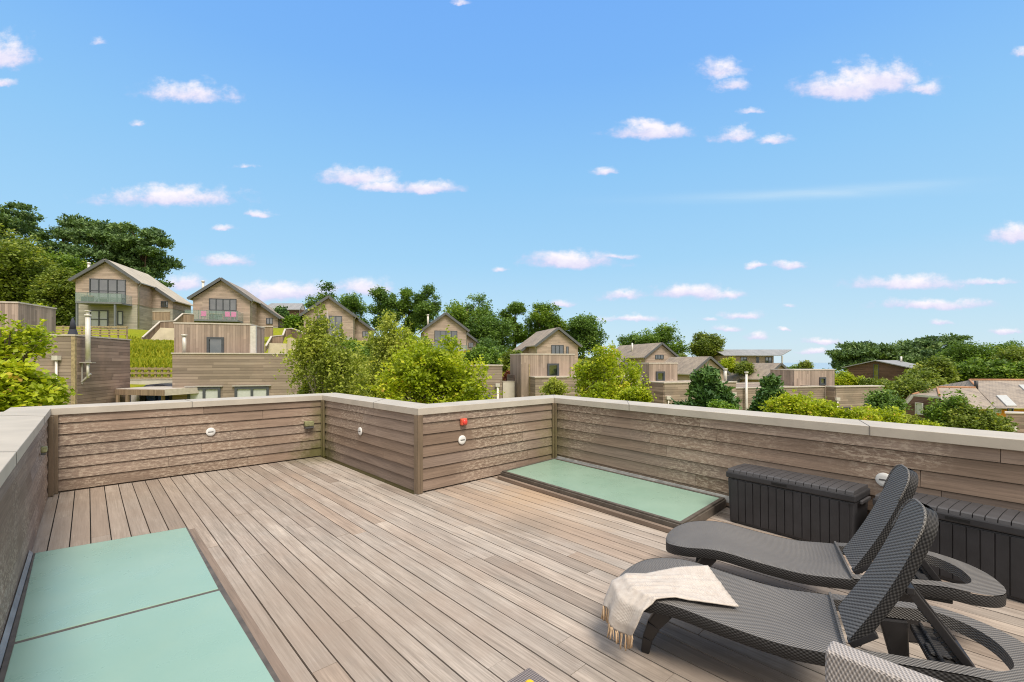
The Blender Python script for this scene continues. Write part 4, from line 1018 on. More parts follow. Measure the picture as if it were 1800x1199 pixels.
# wide dark boarded house with a low grey roof
e=Vector((.80,.60,0)); f=Vector((.60,-.80,0)); A=W(1540,634.5,75)
hwid=4.0; zA=A.z; zE=zA-1.05; base=Vector((A.x,A.y,0)); Ln=11
t=thing('low_roofed_house','dark boarded house with a shallow grey roof and a tall slit window, below the pines','house',base+UP*-4)
F=[base-f*hwid+UP*-4,base+f*hwid+UP*-4,base+f*hwid+UP*zE,base+UP*(zA-.06),base-f*hwid+UP*zE]; B=[p+e*Ln for p in F]
m=MB(); m.face(F); m.face(B[::-1]); m.face([F[2],F[1],B[1],B[2]]); m.face([F[0],F[4],B[4],B[0]]); m.build('wall',M['brown_clad'],t)
s=(hwid+.6)/hwid
for sg in (1,-1): low_roof(t,[base-e*.6+UP*zA,base-e*.6+f*sg*(hwid+.6)+UP*(zA-1.05*s),base+e*(Ln+.6)+f*sg*(hwid+.6)+UP*(zA-1.05*s),base+e*(Ln+.6)+UP*zA],'zinc')
window(t,base-f*.35+UP*(zA-3.4),f,.7,2.9,1,3,fw=.07,nrm=-e)
m=MB(); p=base+e*9+f*1.2+UP*(zA-.4); m.tube([p,p+UP*1.2],.16,8); m.build('flue',M['pipe'],t)
# big slate roofed house with orange walls
t=thing('slate_roofed_house','big hipped slate house with an orange wall and skylights at the right edge','house',W(1700,717,44)-UP*3)
def V(px,py,d): return W(px,py,d)
r1=V(1704,668.5,52); r2=V(1900,669,50); e1=V(1668,684,50.5); e2=V(1752,718,42); e3=V(1960,718,41); e0=V(1650,678,58)
m=MB()
def rf(pts):
    n_=(pts[1]-pts[0]).cross(pts[2]-pts[0]); pts=pts if n_.z>0 else pts[::-1]
    x=(pts[1]-pts[0]).normalized(); nn=(pts[1]-pts[0]).cross(pts[2]-pts[0]).normalized(); h_=UP.cross(nn).normalized(); v_=nn.cross(h_)
    m.face(pts,[(p.dot(h_),p.dot(v_)) for p in pts])
rf([r1,r2,e3,e2]); rf([r1,e2,e1,e0]); rf([r1,e0,r2+Vector((0,9,-2))  ,r2])
# side wing
w1=V(1647,681,47.5); w2=V(1716,682,47.5); g0=V(1604,694,45.5); g1=V(1652,698,42.5); b0=V(1588,713,46.0); f1=V(1668,719,40.5); f2=V(1750,719,42.2)
rf([w1,w2,f2,f1,g1]); rf([w1,g1,g0]); rf([w1,g0,b0+Vector((-.3,3,-.3)),w2+Vector((0,4,-2.2)),w2])
rf([g0,g0+Vector((-.02,.3,0)),b0+Vector((-.1,.3,0)),b0])
roof=m.build('roof',M['slate'],t)
m=MB(); m.tube([r1+UP*.06,r2+UP*.06],.13,6); m.tube([r1+UP*.06,e2.lerp(r1,.75)+UP*.08],.10,6); m.tube([w1+UP*.05,w2+UP*.05],.11,6); m.tube([w1+UP*.05,g1+UP*.05],.09,6); m.tube([w1+UP*.05,g0+UP*.05],.09,6); m.build('ridge_tiles',M['ridge'],roof)
m=MB(); q=[Vector((b0.x+.15,b0.y-.1,-5)),Vector((g1.x+.0,g1.y+.1,-5))]
m.face([q[0],q[1]+Vector((.9,-.9,0)),Vector((f1.x-.2,f1.y+.3,f1.z)),Vector((g1.x,g1.y+.1,g1.z-.05)),Vector((g0.x,g0.y+.1,g0.z-.05)),Vector((b0.x+.15,b0.y-.1,b0.z-.05))]); m.build('gable_wall',M['brown_clad'],t)
m=MB(); m.bar(g0+Vector((-.03,-.12,-.03)),b0+Vector((-.03,-.12,-.03)),.08,.25); m.bar(g0+Vector((0,-.12,-.04)),g1+Vector((0,-.12,-.04)),.08,.2); m.build('fascia',M['frame_lt'],roof)
x=(q[1]-q[0]).normalized(); window(t,q[0].lerp(q[1],.42)+UP*(5+ZD(727,45))-x.cross(UP)*-.35,x,.75,1.15,1,1,pane='blind',fw=.08,frame='frame_lt')
m=MB(); o=Vector((f1.x+.3,f1.y+.45,-5)); m.box(o,Vector((f2.x-f1.x-.3,f2.y-f1.y,0)),(0,.3,0),UP*(f1.z+4.9)); m.box(Vector((f2.x+.02,f2.y+.5,-5)),(12,-.6,0),(0,.3,0),UP*(f2.z+4.9)); m.build('wall',M['orange'],t)
window(t,Vector((XD(1742,42.2),42.4,ZD(727,42))),(1,0,0),1.1,.55,2,1,fw=.06,pane='blind',frame='frame_lt')
window(t,Vector((XD(1778,41.6),41.95,ZD(725,42))),(1,0,0),.5,.4,1,1,fw=.05)
m=MB(); m.tube([w2+UP*-.3,w2+UP*.75],.16,8); m.build('chimney',M['black'],roof)
def rooflight(a,b,c_,d_):
    m=MB(); nn=(b-a).cross(d_-a).normalized(); nn=nn if nn.z>0 else -nn
    m.hexa([p+nn*.02 for p in (a,b,c_,d_)]+[p+nn*.12 for p in (a,b,c_,d_)]); return m.build('rooflight',M['frame_lt'],roof)
def onroof(u,v): return (r1.lerp(r2,u)).lerp(e2.lerp(e3,u),v)
rooflight(onroof(.33,.78),onroof(.45,.78),onroof(.45,.30),onroof(.33,.30)) if False else None
for u,v0,v1,du in ((.10,.62,.95,.09),(.40,.22,.46,.045),(.43,.66,.86,.06)):
    rooflight(onroof(u,v1),onroof(u+du,v1),onroof(u+du,v0),onroof(u,v0))

# ---- fences, stairs and retaining walls on the slope
def panel(m,p,q,h0,h1,th=.07):
    """upright board between plan points p and q (z = foot), heights h0,h1"""
    d=(q-p); d.z=0; n_=Vector((-d.y,d.x,0)).normalized()*th
    m.hexa([p,q,q+n_,p+n_,p+UP*h0,q+UP*h1,q+n_+UP*h1,p+n_+UP*h0])
def fence_run(t,pts,caps=True):
    for (ax,ay0,ay1,ad),(bx,by0,by1,bd) in zip(pts[:-1],pts[1:]):
        p=W(ax,ay0,ad); q=W(bx,by0,bd); hp=ZD(ay1,ad)-p.z; hq=ZD(by1,bd)-q.z
        m=MB(); panel(m,p,q,hp,hq); m.build('panel',M['fence_w'],t)
        m=MB(); m.bar(p+UP*(hp+.045)+Vector((0,.03,0)),q+UP*(hq+.045)+Vector((0,.03,0)),.16,.08); m.build('cap_rail',M['cap'],t)
t=thing('timber_fence','boarded stair fence climbing to the leftmost gabled house','fence',W(250,608,44.5))
fence_run(t,[(250,608,594,44.5),(281,582,566,47),(306,582,565,47.2),(321,567,552,49),(341,568,553,49.5)])
t=thing('retaining_wall','cream rendered wall under the left boarded stair fence','wall',W(262,606,45))
m=MB(); a,b,c_,d_=W(256,606,45),W(309,604,46.8),W(309,578,47.6),W(281,578,47.4)
m.hexa([a,b,b+GY*.5,a+GY*.5,Vector((a.x,a.y,a.z+.25)),Vector((b.x,b.y,d_.z)),Vector((b.x,b.y,d_.z))+GY*.5,Vector((a.x,a.y,a.z+.25))+GY*.5])
m.face([a-GY*.01,b-GY*.01,Vector((b.x,b.y,d_.z))-GY*.01,Vector((W(282,578,45.9).x,45.9,d_.z))]); m.build('panel',M['cream'],t)
t=thing('timber_fence','orange brown boarded landing fence beside the leftmost house','fence',W(268,563,53))
fence_run(t,[(268,563,548,53),(299,563,548,53.6)])
t=thing('stone_steps','grey stone steps beside the left boarded stair fence','steps',W(236,607,44.3))
m=MB()
for k in range(9):
    u=k/9; p=W(234+u*32,608-u*28,44.2+u*3); m.box(p-UP*.5,GX*1.0,GY*.4,UP*.58)
m.build('treads',M['stone_step'],t)
t=thing('timber_fence','boarded stair fence to the right of the square tower, leading to the pink chair house','fence',W(466,618,46))
fence_run(t,[(467,619,609,42),(477,604,592,45),(497,604,590,45.4),(501,592,579,48),(512,592,578,48.5),(536,604,586,46)])
t=thing('timber_fence','boarded landing fence directly below the side wing of the pink chair house','fence',W(452,592,50)); fence_run(t,[(451,592,575,50),(480,592,575,50.5)])
t=thing('retaining_wall','cream rendered wall below the right boarded stair fence','wall',W(474,622,43)); a=W(471,624,43.5); b=W(503,624,45)
m=MB(); m.box(Vector((a.x,a.y,a.z-1)),(b.x-a.x,b.y-a.y,0),(0,.4,0),UP*(1+ZD(604,45)-a.z)); m.build('panel',M['cream'],t)
t=thing('retaining_wall','tan sloping wall between the right stair fence and the birch','wall',W(510,612,46.4)); a=W(505,616,46.6); b=W(540,616,46.4)
m=MB(); m.hexa([a,b,b+GY*.4,a+GY*.4,a+UP*(ZD(592,46.6)-a.z),b+UP*(ZD(604,46.4)-b.z),b+GY*.4+UP*(ZD(604,46.4)-b.z),a+GY*.4+UP*(ZD(592,46.6)-a.z)]); m.build('panel',M['cream'],t)
t=thing('timber_fence','short fence below the side wing of the house behind the yellow green tree','fence',W(827,640,60)); fence_run(t,[(826,636,622,60),(845,636,622,60.4),(852,640,622,59),(863,640,624,58)])
t=thing('retaining_wall','buff wall under the short fence beside the yellow green tree','wall',W(822,644,59)); a=W(822,645,59); b=W(864,645,58)
m=MB(); m.box(a,(b.x-a.x,b.y-a.y,0),(0,.4,0),UP*(ZD(637,59)-a.z)); m.build('panel',M['cream'],t)
def rail_fence(label,pts,n=3,posts=8,h=1.0,grp='post and rail fences'):
    P0=[W(*p) for p in pts]; t=thing('rail_fence',label,'fence',P0[0],0,grp)
    for a,b in zip(P0[:-1],P0[1:]):
        for k in range(n):
            m=MB(); zz=UP*(h*(.22+.72*k/(n-1))); m.bar(a+zz,b+zz,.05,.13); m.build('rail',M['fence_rail'],t)
        for k in range(posts+1):
            p=a.lerp(b,k/posts); m=MB(); m.box(p-UP*.3+Vector((-.05,.03,0)),(.1,0,0),(0,.1,0),UP*(h+.35)); m.build('post',M['fence_rail'],t)
rail_fence('post and rail garden fence on the lawn in front of the leftmost gabled house',[(76,592,40),(222,592,42)],4,9,.95)
rail_fence('post and rail fence at the foot of the grass bank behind the carport',[(226,669,30.5),(306,669,31)],3,7,.85)
t=thing('white_wall','low white rendered wall behind the dark car near the carport','wall',W(222,682,29)); a=W(222,690,29); b=W(308,690,29.6)
m=MB(); m.box(a-UP*1.5,(b.x-a.x,b.y-a.y,0),(0,.25,0),UP*(1.5+ZD(667.5,29.2)-a.z)); m.build('panel',M['whitewall'],t); m=MB(); m.box(Vector((a.x,a.y-.03,ZD(667.5,29.2))),(b.x-a.x,b.y-a.y,0),(0,.31,0),UP*.05); m.build('wall_cap',M['cap'],t)
# carport
a=W(203,683.5,25.2); b=W(289,687.5,24.4); t=thing('carport','flat timber carport roof between the two left flat roofed houses','carport',Vector((a.x,a.y,-2.2)))
m=MB(); zt=ZD(684.5,24.4); m.hexa([Vector((a.x,a.y,zt-.34)),Vector((b.x,b.y,zt-.34)),Vector((b.x+.65,b.y+2.4,zt-.34)),Vector((a.x+.3,a.y+2.4,zt-.34)),Vector((a.x,a.y,zt)),Vector((b.x,b.y,zt)),Vector((b.x+.65,b.y+2.4,zt)),Vector((a.x+.3,a.y+2.4,zt))]); m.build('roof',M['cap'],t)
m=MB(); m.bar(Vector((a.x-.02,a.y-.04,zt-.19)),Vector((b.x+.02,b.y-.04,zt-.19)),.05,.30); m.build('fascia',M['fence_w'],t)
for px in (207,224,287):
    m=MB(); x=XD(px,24.9); m.bar(Vector((x,24.9,-2.4)),Vector((x,24.9,zt-.35)),.12); m.build('post',M['fence_w'],t)
def crate(px0,px1,py0,py1,d,mat,lab):
    p=W(px0,py1,d); w_=XD(px1,d)-XD(px0,d); h_=ZD(py0,d)-ZD(py1,d); t=thing('storage_crate',lab,'crate',Vector((p.x,p.y,-2.2)),0,'things stored under the carport')
    m=MB(); m.box(Vector((p.x,p.y,-2.2)),(w_,0,0),(0,.5,0),UP*(p.z+h_*.82+2.2)); m.build('body',M[mat],t,bevel=.05)
    m=MB(); m.box(Vector((p.x-.02,p.y-.02,p.z+h_*.83)),(w_+.04,0,0),(0,.54,0),UP*h_*.17); m.build('lid',M['red' if mat=='redwhite' else mat],t,bevel=.02)
crate(229,240,688,702,26.6,'redwhite','white container with a red top stored under the carport'); crate(242,255,690,702,26.8,'boxp','dark grey container stored under the carport between the white one and a blue one')
crate(257,272,690,702,26.6,'blue','blue container under the carport beside the dark grey one'); crate(277,287,691,702,26.4,'blue','blue container under the carport at the right post')
def car(label,p,rz,paint,grp=None):
    t=thing('parked_car',label,'car',p,rz,grp); L=4.2
    prof=[(-2.1,.35),(-2.08,.72),(-1.9,.86),(-1.05,.95),(-.45,1.40),(.2,1.46),(1.2,1.42),(1.85,1.02),(2.08,.9),(2.1,.35)]
    m=MB(); W_=[.80,.86,.87,.86,.66,.64,.64,.82,.84,.82]
    rows=[[(x,-w_,z) for (x,z),w_ in zip(prof,W_)],[(x,w_,z) for (x,z),w_ in zip(prof,W_)]]
    m.grid(rows,sm=False); m.face(rows[0][::-1]); m.face(rows[1]); m.face([rows[0][0],rows[1][0],rows[1][-1],rows[0][-1]]); m.build('body',M[paint],t,local=True,bevel=.04)
    g=MB()
    for s_ in (-1,1): g.face([(-.95,s_*.855,.98),(1.6,s_*.83,1.05),(1.15,s_*.665,1.38),(-.40,s_*.675,1.36)])
    g.face([(-1.02,-.80,.98),(-1.02,.80,.98),(-.50,.6,1.385),(-.50,-.6,1.385)]); g.face([(1.82,-.76,1.06),(1.82,.76,1.06),(1.28,.6,1.41),(1.28,-.6,1.41)]); g.build('window',M['car_glass'],t,local=True)
    for x in (-1.3,1.3):
        for s_ in (-1,1):
            m=MB(); m.lathe((x,s_*.80,.31),(0,s_,0),[(.001,-.1),(.31,-.1),(.31,.1),(.2,.11),(.001,.11)],16); m.build('wheel',M['tyre'],t,local=True)
p=W(283,690,28); car('dark blue grey car parked in front of the low white wall, only its roof showing',(p.x,p.y,ZD(673.5,28)-1.46),.25,'car_dark')
def bin_(px,py,d,lab):
    p=W(px,py,d); z0=p.z-1.07; t=thing('wheelie_bin',lab,'bin',Vector((p.x,p.y,z0)),.3,'wheelie bins')
    m=MB(); m.hexa([(-.22,-.25,.06),(.22,-.25,.06),(.22,.2,.06),(-.22,.2,.06),(-.29,-.34,.95),(.29,-.34,.95),(.29,.3,.95),(-.29,.3,.95)]); m.build('body',M['bin'],t,local=True,bevel=.02)
    m=MB(); m.hexa([(-.31,-.37,.955),(.31,-.37,.955),(.31,.34,.955),(-.31,.34,.955),(-.28,-.3,1.04),(.28,-.3,1.04),(.28,.3,1.07),(-.28,.3,1.07)]); m.build('lid',M['bin'],t,local=True,bevel=.015)
    m=MB(); m.bar((-.27,.40,.98),(.27,.40,.98),.03); m.build('handle',M['bin'],t,local=True)
    for s_ in (-1,1):
        m=MB(); m.lathe((s_*.26,.25,.1),(s_,0,0),[(.001,-.03),(.1,-.03),(.1,.03),(.001,.03)],12); m.build('wheel',M['tyre'],t,local=True)
bin_(836,697,27,'dark wheelie bin, the left of two behind the short parapet'); bin_(857,694.5,27,'dark wheelie bin, the right of two, nearer the downpipe')
# ---------------------------------------------------------------- vegetation
TREES={}
def leaf_mesh(rng,cen,size,nrm_bias=.5,aspect=1.5,droop=0.0,up=None):
    n=len(cen); 
    nn=rng.normal(size=(n,3)); nn/=np.linalg.norm(nn,axis=1,keepdims=True); nn[:,2]=np.abs(nn[:,2])+nrm_bias
    nn/=np.linalg.norm(nn,axis=1,keepdims=True)
    t=rng.normal(size=(n,3)); t[:,2]-=droop
    if up is not None: t=up+.5*rng.normal(size=(n,3))
    t-=nn*(t*nn).sum(1,keepdims=True); t/=np.linalg.norm(t,axis=1,keepdims=True)+1e-9
    b=np.cross(nn,t); s=size*rng.uniform(.55,1.35,size=(n,1))
    a=t*s*aspect*.5; c=b*s*.5
    v=np.stack([cen-a,cen-a*.05+c,cen+a,cen-a*.05-c],1).reshape(-1,3); q=np.arange(n*4).reshape(n,4); return v,q
def tree(name,label,px0,px1,pyt,pyb,D,style,mat,n,leaf,seed,bark='bark',group=None,nclump=60,base=None,rc=.30,depth=.9,crown_name='crown',cat='tree',lean=0.0,extra=1.0):
    rng=np.random.default_rng(seed)
    cx=XD((px0+px1)/2,D); rx=(px1-px0)/2/800*D; zt=ZD(pyt,D); zb=ZD(pyb,D); rz=(zt-zb)/2; cz=(zt+zb)/2; ry=rx*depth
    z0=hz(cx,D) if base is None else base
    z0=min(z0,zb-.2)
    t=thing(name,label,cat,(cx,D,z0),0,group); org=np.array([cx,D,z0])
    Cn=np.array([cx,D,cz])
    # far trees get finer leaves, more of them
    if D>55: leaf*=.68; n=int(n*1.75)
    elif D>12: leaf*=.80; n=int(n*1.5)
    # clump centres in an uneven envelope
    u=rng.normal(size=(nclump*4,3)); u/=np.linalg.norm(u,axis=1,keepdims=True); r=rng.uniform(.10,1,size=(nclump*4,1))**.45
    lob=rng.normal(size=(9,3)); lob/=np.linalg.norm(lob,axis=1,keepdims=True); amp=rng.uniform(-.30,.10,9)
    env=1+(amp*np.exp(-((1-u@lob.T)/.16))).sum(1,keepdims=True); u=u*r*np.clip(env,.55,1.05)
    if style=='birch':   # narrow top
        k=np.clip((1-u[:,2])/1.0,.14,1)**.7*1.12; u[:,0]*=k; u[:,1]*=k
    if style=='cone':
        k=np.clip((1-u[:,2])/1.7,.05,1); u[:,0]*=k*1.15; u[:,1]*=k*1.15
    if style=='dome': u[:,2]=np.where(u[:,2]<0,u[:,2]*.9,u[:,2])
    if style=='pine':
        u=u[(u[:,2]>-.75)]
    if style=='fir':     # whorls of rising branches
        L_=[]
        for kb in range(nclump):
            zf=rng.uniform(-.95,.9); az=rng.uniform(0,2*np.pi); ln=max(.10,(1-(zf+1)/2.05)**.8)*rng.uniform(.75,1.15)
            for q in (.35,.65,.95): L_.append((math.cos(az)*ln*q,math.sin(az)*ln*q,zf+.16*q*q+rng.normal()*.03))
        L_+= [(0,0,z_) for z_ in (.55,.75,.92,1.02)]
        u=np.array(L_); nclump=len(u)
    u=u[:nclump]; rad=min(rx,rz)
    cl=u*np.array([rx,ry,rz])*(1-rc*(.55 if D>55 else .7))*extra; cr=rc*rad*rng.uniform(.5,1.45,size=(len(u),1))
    cl[:,2]+=lean*cl[:,0]
    w_=cr[:,0]**1.8; w_/=w_.sum(); per=14; ntw=max(20,n//per); tp=rng.choice(len(u),size=ntw,p=w_)
    d=rng.normal(size=(ntw,3)); d/=np.linalg.norm(d,axis=1,keepdims=True); rr=rng.uniform(0,1,size=(ntw,1))**.4*(1+.22*(rng.uniform(size=(ntw,1))>.85))
    if style=='pine': sq=np.array([1.35,1.35,.38])
    elif style=='birch': sq=np.array([.8,.8,1.2])
    elif style in('cone','fir'): sq=np.array([1.1,1.1,.7])
    else: sq=np.array([1.15,1.15,.85])
    toff=d*rr*sq*cr[tp]
    ti=np.repeat(np.arange(ntw),per); n=len(ti); pick=tp[ti]; d=d[ti]
    sp=leaf*(1.0 if style in('pine','cone','fir') else 1.35)
    off=toff[ti]+rng.normal(size=(n,3))*sp*np.array([1,1,.8])
    if style=='birch':
        hang=rng.exponential(.55,size=ntw)[ti]*rng.uniform(0,1.6,size=n); off=toff[ti]+rng.normal(size=(n,3))*leaf*.9; off[:,2]-=hang*cr[pick][:,0]
    pts=Cn+cl[pick]+off
    ttw=rng.normal(0,.13,size=ntw)[ti]
    tone=rng.normal(.42,.15,size=len(u))[pick]+ttw+rng.normal(0,.16,size=n)
    tone=np.clip(tone,0,1)
    if style in('pine','cone','fir'): v,q=leaf_mesh(rng,pts,leaf,.1,2.2,up=d*np.array([1,1,.5])+np.array([0,0,.6]))
    elif style=='birch': v,q=leaf_mesh(rng,pts,leaf,.2,1.5,droop=1.2)
    else: v,q=leaf_mesh(rng,pts,leaf,.5,1.4,droop=.2)
    if style in('dome','birch') and D<60:      # loose shoots that break the outline
        ns=int(nclump*2.2); si=rng.choice(len(u),size=ns); sd_=u[si]*np.array([1,1,.6])+rng.normal(0,.35,(ns,3)); sd_[:,2]+=.55 if style=='dome' else .1
        sd_/=np.linalg.norm(sd_,axis=1,keepdims=True); ln=rng.uniform(.25,.75,(ns,1))*min(rx,rz)*.55; m_=11
        tt=np.linspace(.35,1,m_)[None,:,None]; st=(Cn+cl[si])[:,None,:]+sd_[:,None,:]*(cr[si][:,None,:]*.8+ln[:,None,:]*tt)
        st[:,:,2]-=(tt[:,:,0]**2)*ln*(.25 if style=='dome' else .9)
        st=(st+rng.normal(0,leaf*.55,st.shape)).reshape(-1,3)
        v2,q2=leaf_mesh(rng,st,leaf,.4,1.5,droop=.6); q=np.concatenate([q,q2+len(v)]); v=np.concatenate([v,v2]); tone=np.concatenate([tone,np.clip(rng.normal(.62,.18,len(st)),0,1)])
    np_mesh(crown_name,v,q,tone,M[mat],t,org=org)
    # trunk and limbs
    m=MB(); H=cz-z0; tr=max(.05,.035*(zt-z0)) if style!='birch' else .025*(zt-z0)
    top=Vector((cx,D,cz+rz*(.75 if style in('birch','cone','fir') else .35))); b0=Vector((cx,D,z0-.3))
    pts_=[]; nseg=6
    for k in range(nseg+1):
        s=k/nseg; p=b0.lerp(top,s); p+=Vector((rng.normal()*.03,rng.normal()*.03,0))*(zt-z0)*.35*math.sin(math.pi*s); pts_.append(p)
    m.tube(pts_,[tr*(1-.85*k/nseg) for k in range(nseg+1)],7)
    order=rng.permutation(len(u))[:min(22,len(u))]
    for i in order:
        e=Vector(Cn+cl[i]); s=rng.uniform(.42,.9); 
        if style=='pine': s=rng.uniform(.6,.98)
        k=min(int(s*nseg),nseg-1); a=pts_[k].lerp(pts_[k+1],s*nseg-k)
        if e.z<a.z and style not in('birch',): a=pts_[2].lerp(pts_[3],rng.uniform())
        mid=a.lerp(e,.5)+Vector((0,0,.12*(e-a).length)); rr_=tr*.33*(1-.5*s)
        m.tube([a,mid,e],[rr_,rr_*.65,rr_*.25],5)
    m.build('trunk',M[bark],t)
    return t
def shrub(label,px0,px1,pyt,pyb,D,mat,n,leaf,seed,nclump=24,group=None,name='shrub',rc=.42): 
    return tree(name,label,px0,px1,pyt,pyb,D,'dome',mat,n,leaf,seed,'bark',group,nclump,rc=rc,crown_name='foliage',cat='shrub' if name!='hedge' else 'hedge',extra=1.0)
# --- far left pines and broadleaves
g='pines on the skyline at the left'
tree('pine_tree','tall dark pine at the far left edge of the skyline',-70,84,326,520,88,'pine','f_pine',14000,.40,11,'bark_pine',g,34,rc=.24)
tree('pine_tree','dark pine second from the left on the skyline',44,178,346,540,86,'pine','f_pine',13000,.40,12,'bark_pine',g,32,rc=.25)
tree('pine_tree','dark pine directly behind the roof of the leftmost gabled house',132,258,352,520,84,'pine','f_pine',12000,.39,13,'bark_pine',g,30,rc=.26)
tree('pine_tree','rightmost dark pine of the left skyline, sloping down to the sky',198,314,380,520,83,'pine','f_pine',10000,.38,14,'bark_pine',g,26,rc=.27,lean=-.28)
g='broad leaved trees beside the leftmost house'
tree('broad_tree','large olive green tree filling the left edge of the picture',-80,112,386,590,66,'dome','f_olive',17000,.42,21,group=g,nclump=56,rc=.24)
tree('broad_tree','yellowish bushy tree next to the glass balcony of the leftmost house',56,138,470,585,62,'dome','f_olive',13000,.34,22,group=g,nclump=44)
tree('broad_tree','mid green tree showing above the left eave of the leftmost house',70,172,430,560,76,'dome','f_mid',12000,.42,23,group=g,nclump=46)
tree('broad_tree','dark shaded tree low behind the left lawn',-20,120,500,590,72,'dome','f_dark',12000,.42,24,group=g,nclump=46)
# --- skyline behind the row
g='dark trees on the skyline behind the houses'
for i,(a,b,c_,d_,D,mt,lab,k) in enumerate([
    (537,598,486,600,98,'f_dark','dark upright tree at the left end of the middle skyline, above the birch',34),
    (585,652,496,610,100,'f_dark','thin dark tree leaving sky gaps beside the left skyline tree',26),
    (650,706,486,610,98,'f_dark','tall dark tree on the skyline straight above the olive tree',34),
    (694,740,490,610,100,'f_mid','slender tree between two dark ones on the middle skyline',26),
    (722,774,494,612,97,'f_dark','dark round topped tree left of the pale flue',32),
    (774,868,497,640,92,'f_mid','broad green tree towering behind the gabled house with a pale flue',60),
    (818,905,528,645,88,'f_dark','dark green tree filling the gap right of the pale flue house',46),
    (880,930,526,630,94,'f_mid','green tree at the notch of the skyline left of centre',28),
    (916,1002,529,630,92,'f_mid','wide green tree behind the patched slate roof',50),
    (985,1066,550,640,90,'f_dark','dark green tree stepping down right of the white flue',44),
    (1086,1142,579,640,106,'f_dark','low dark tree left of the round crowned tree',26),
    (1120,1210,566,648,102,'f_mid','round crowned tree right of the longest slate roof',54),
    (1210,1270,586,645,100,'f_olive','small round tree next to the long grey metal roof',34)]):
    tree('skyline_tree',lab,a,b,c_,d_,D,'dome',mt,int(3400+k*160),.40,40+i,group=g,nclump=max(20,int(k*.85)),rc=.28)
# --- right hand skyline
g='pines on the right skyline'
for i,(a,b,c_,d_,D,lab) in enumerate([(1466,1545,596,660,125,'leftmost pine of the right skyline, reaching toward the sea'),(1500,1600,588,662,128,'pine just behind the shallow grey roof'),(1570,1668,584,660,130,'widest pine at the top of the right skyline'),(1640,1715,586,662,132,'rightmost pine where broadleaves begin')]):
    tree('pine_tree',lab,a,b,c_,d_,D,'pine','f_pine',9000,.56,70+i,'bark_pine',g,46,rc=.3)
g='green trees on the right skyline'
for i,(a,b,c_,d_,D,mt,lab,k) in enumerate([(1655,1745,596,690,100,'f_mid','large green tree above the ridge of the hipped slate house',50),(1716,1800,598,684,98,'f_mid','green tree at the right edge behind the slate ridge',46),(1760,1850,600,690,84,'f_olive','yellowish tree cut by the right edge above the skylights',44),
    (1672,1738,628,690,74,'f_mid','rounded tree touching the slate ridge from behind',34),(1606,1672,630,690,68,'f_olive','yellow green tree in front of the shallow grey roof',34),(1590,1645,650,700,62,'f_olive','bushy light tree left of the hipped slate house',32),(1745,1830,632,690,70,'f_mid','rounded green tree behind the skylights',36)]):
    tree('broad_tree',lab,a,b,c_,d_,D,'dome',mt,5200+k*170,.40,80+i,group=g,nclump=k)
# --- shrubs and hedges between the houses
shrub('bright green round bush right of the pink chair house',500,540,554,590,62,'f_green',6000,.25,101)
tree('conifer_tree','small pointed conifer in front of the ribbed grey roof',476,516,533,585,66,'cone','f_ypine',5000,.26,102,nclump=40)
shrub('dark hedge at the foot of the short timber fence',826,892,596,645,74,'f_dark',7000,.3,103); shrub('fresh green bush left of the tallest tower',868,902,622,650,60,'f_green',4500,.22,104); shrub('olive shrub touching the tallest tower',884,925,610,662,52,'f_olive',7000,.22,105)
shrub('yellowish shrub low against the tallest tower',896,922,634,672,44,'f_birch',4000,.17,106); shrub('copper red shrub above the white gate wall',884,906,652,676,36,'f_red',3000,.13,107)
shrub('pale shrub between the two towers',1012,1040,632,670,46,'f_olive',3200,.18,108); shrub('shrub right of the longest slate roof',1184,1214,622,655,84,'f_olive',3000,.3,109)
shrub('yellow hedge left below the long grey roof',1255,1296,630,658,80,'f_yel',4200,.27,110); shrub('olive hedge right below the long grey roof',1290,1330,634,660,78,'f_olive',4200,.27,111)
shrub('dark low bushes in front of the sea',1374,1408,644,662,92,'f_mid',3000,.32,112); shrub('brown green round bush against the sea',1402,1426,634,652,88,'f_olive',2600,.28,113); shrub('low hedge below the sea horizon',1418,1475,651,670,80,'f_mid',3600,.28,114)
shrub('bright yellow green hedge right of the last tower',1462,1520,654,684,58,'f_yel',6500,.22,115); shrub('pale olive hedge below the dark boarded house',1505,1575,664,692,56,'f_olive',6000,.22,116)
shrub('wide olive bush between the hedge and the slate house',1540,1632,664,720,48,'f_olive',10000,.21,117,40); shrub('dark pine like bush beside the small window house',1526,1588,686,745,26,'f_dark',6500,.12,118,34)
shrub('pale flowering shrub below the brown gable',1572,1640,730,768,20,'f_birch',4000,.085,119)
shrub('dark green bush in front of the brown gable',1638,1700,690,764,19,'f_mid',7000,.09,120,30); shrub('olive bush below the orange wall, left of the right hand timber building',1690,1772,724,785,18,'f_olive',8000,.085,121,30); shrub('brownish olive bush in front of the wing roof of the slate house',1660,1740,706,780,18.5,'f_olive',8000,.085,125,30)
shrub('yellow sprig standing out at the coping on the right',1608,1664,742,775,13,'f_yel',2600,.06,122,18)
shrub('light green bush at the coping below the dark window',1462,1585,714,768,16,'f_yel',7500,.08,123,30); shrub('bright bush at the coping beneath the low timber house',1395,1480,702,750,17,'f_yel',6500,.08,124,26)
shrub('mid green hedge between the yellow green tree and the tallest tower',808,892,612,648,48,'f_mid',9000,.2,145,34)
shrub('olive thicket on the slope behind the olive green tree',628,770,584,645,50,'f_olive',14000,.22,146,50); shrub('dark thicket on the slope behind the drooping birch',560,650,592,650,44,'f_mid',9000,.2,147,34)
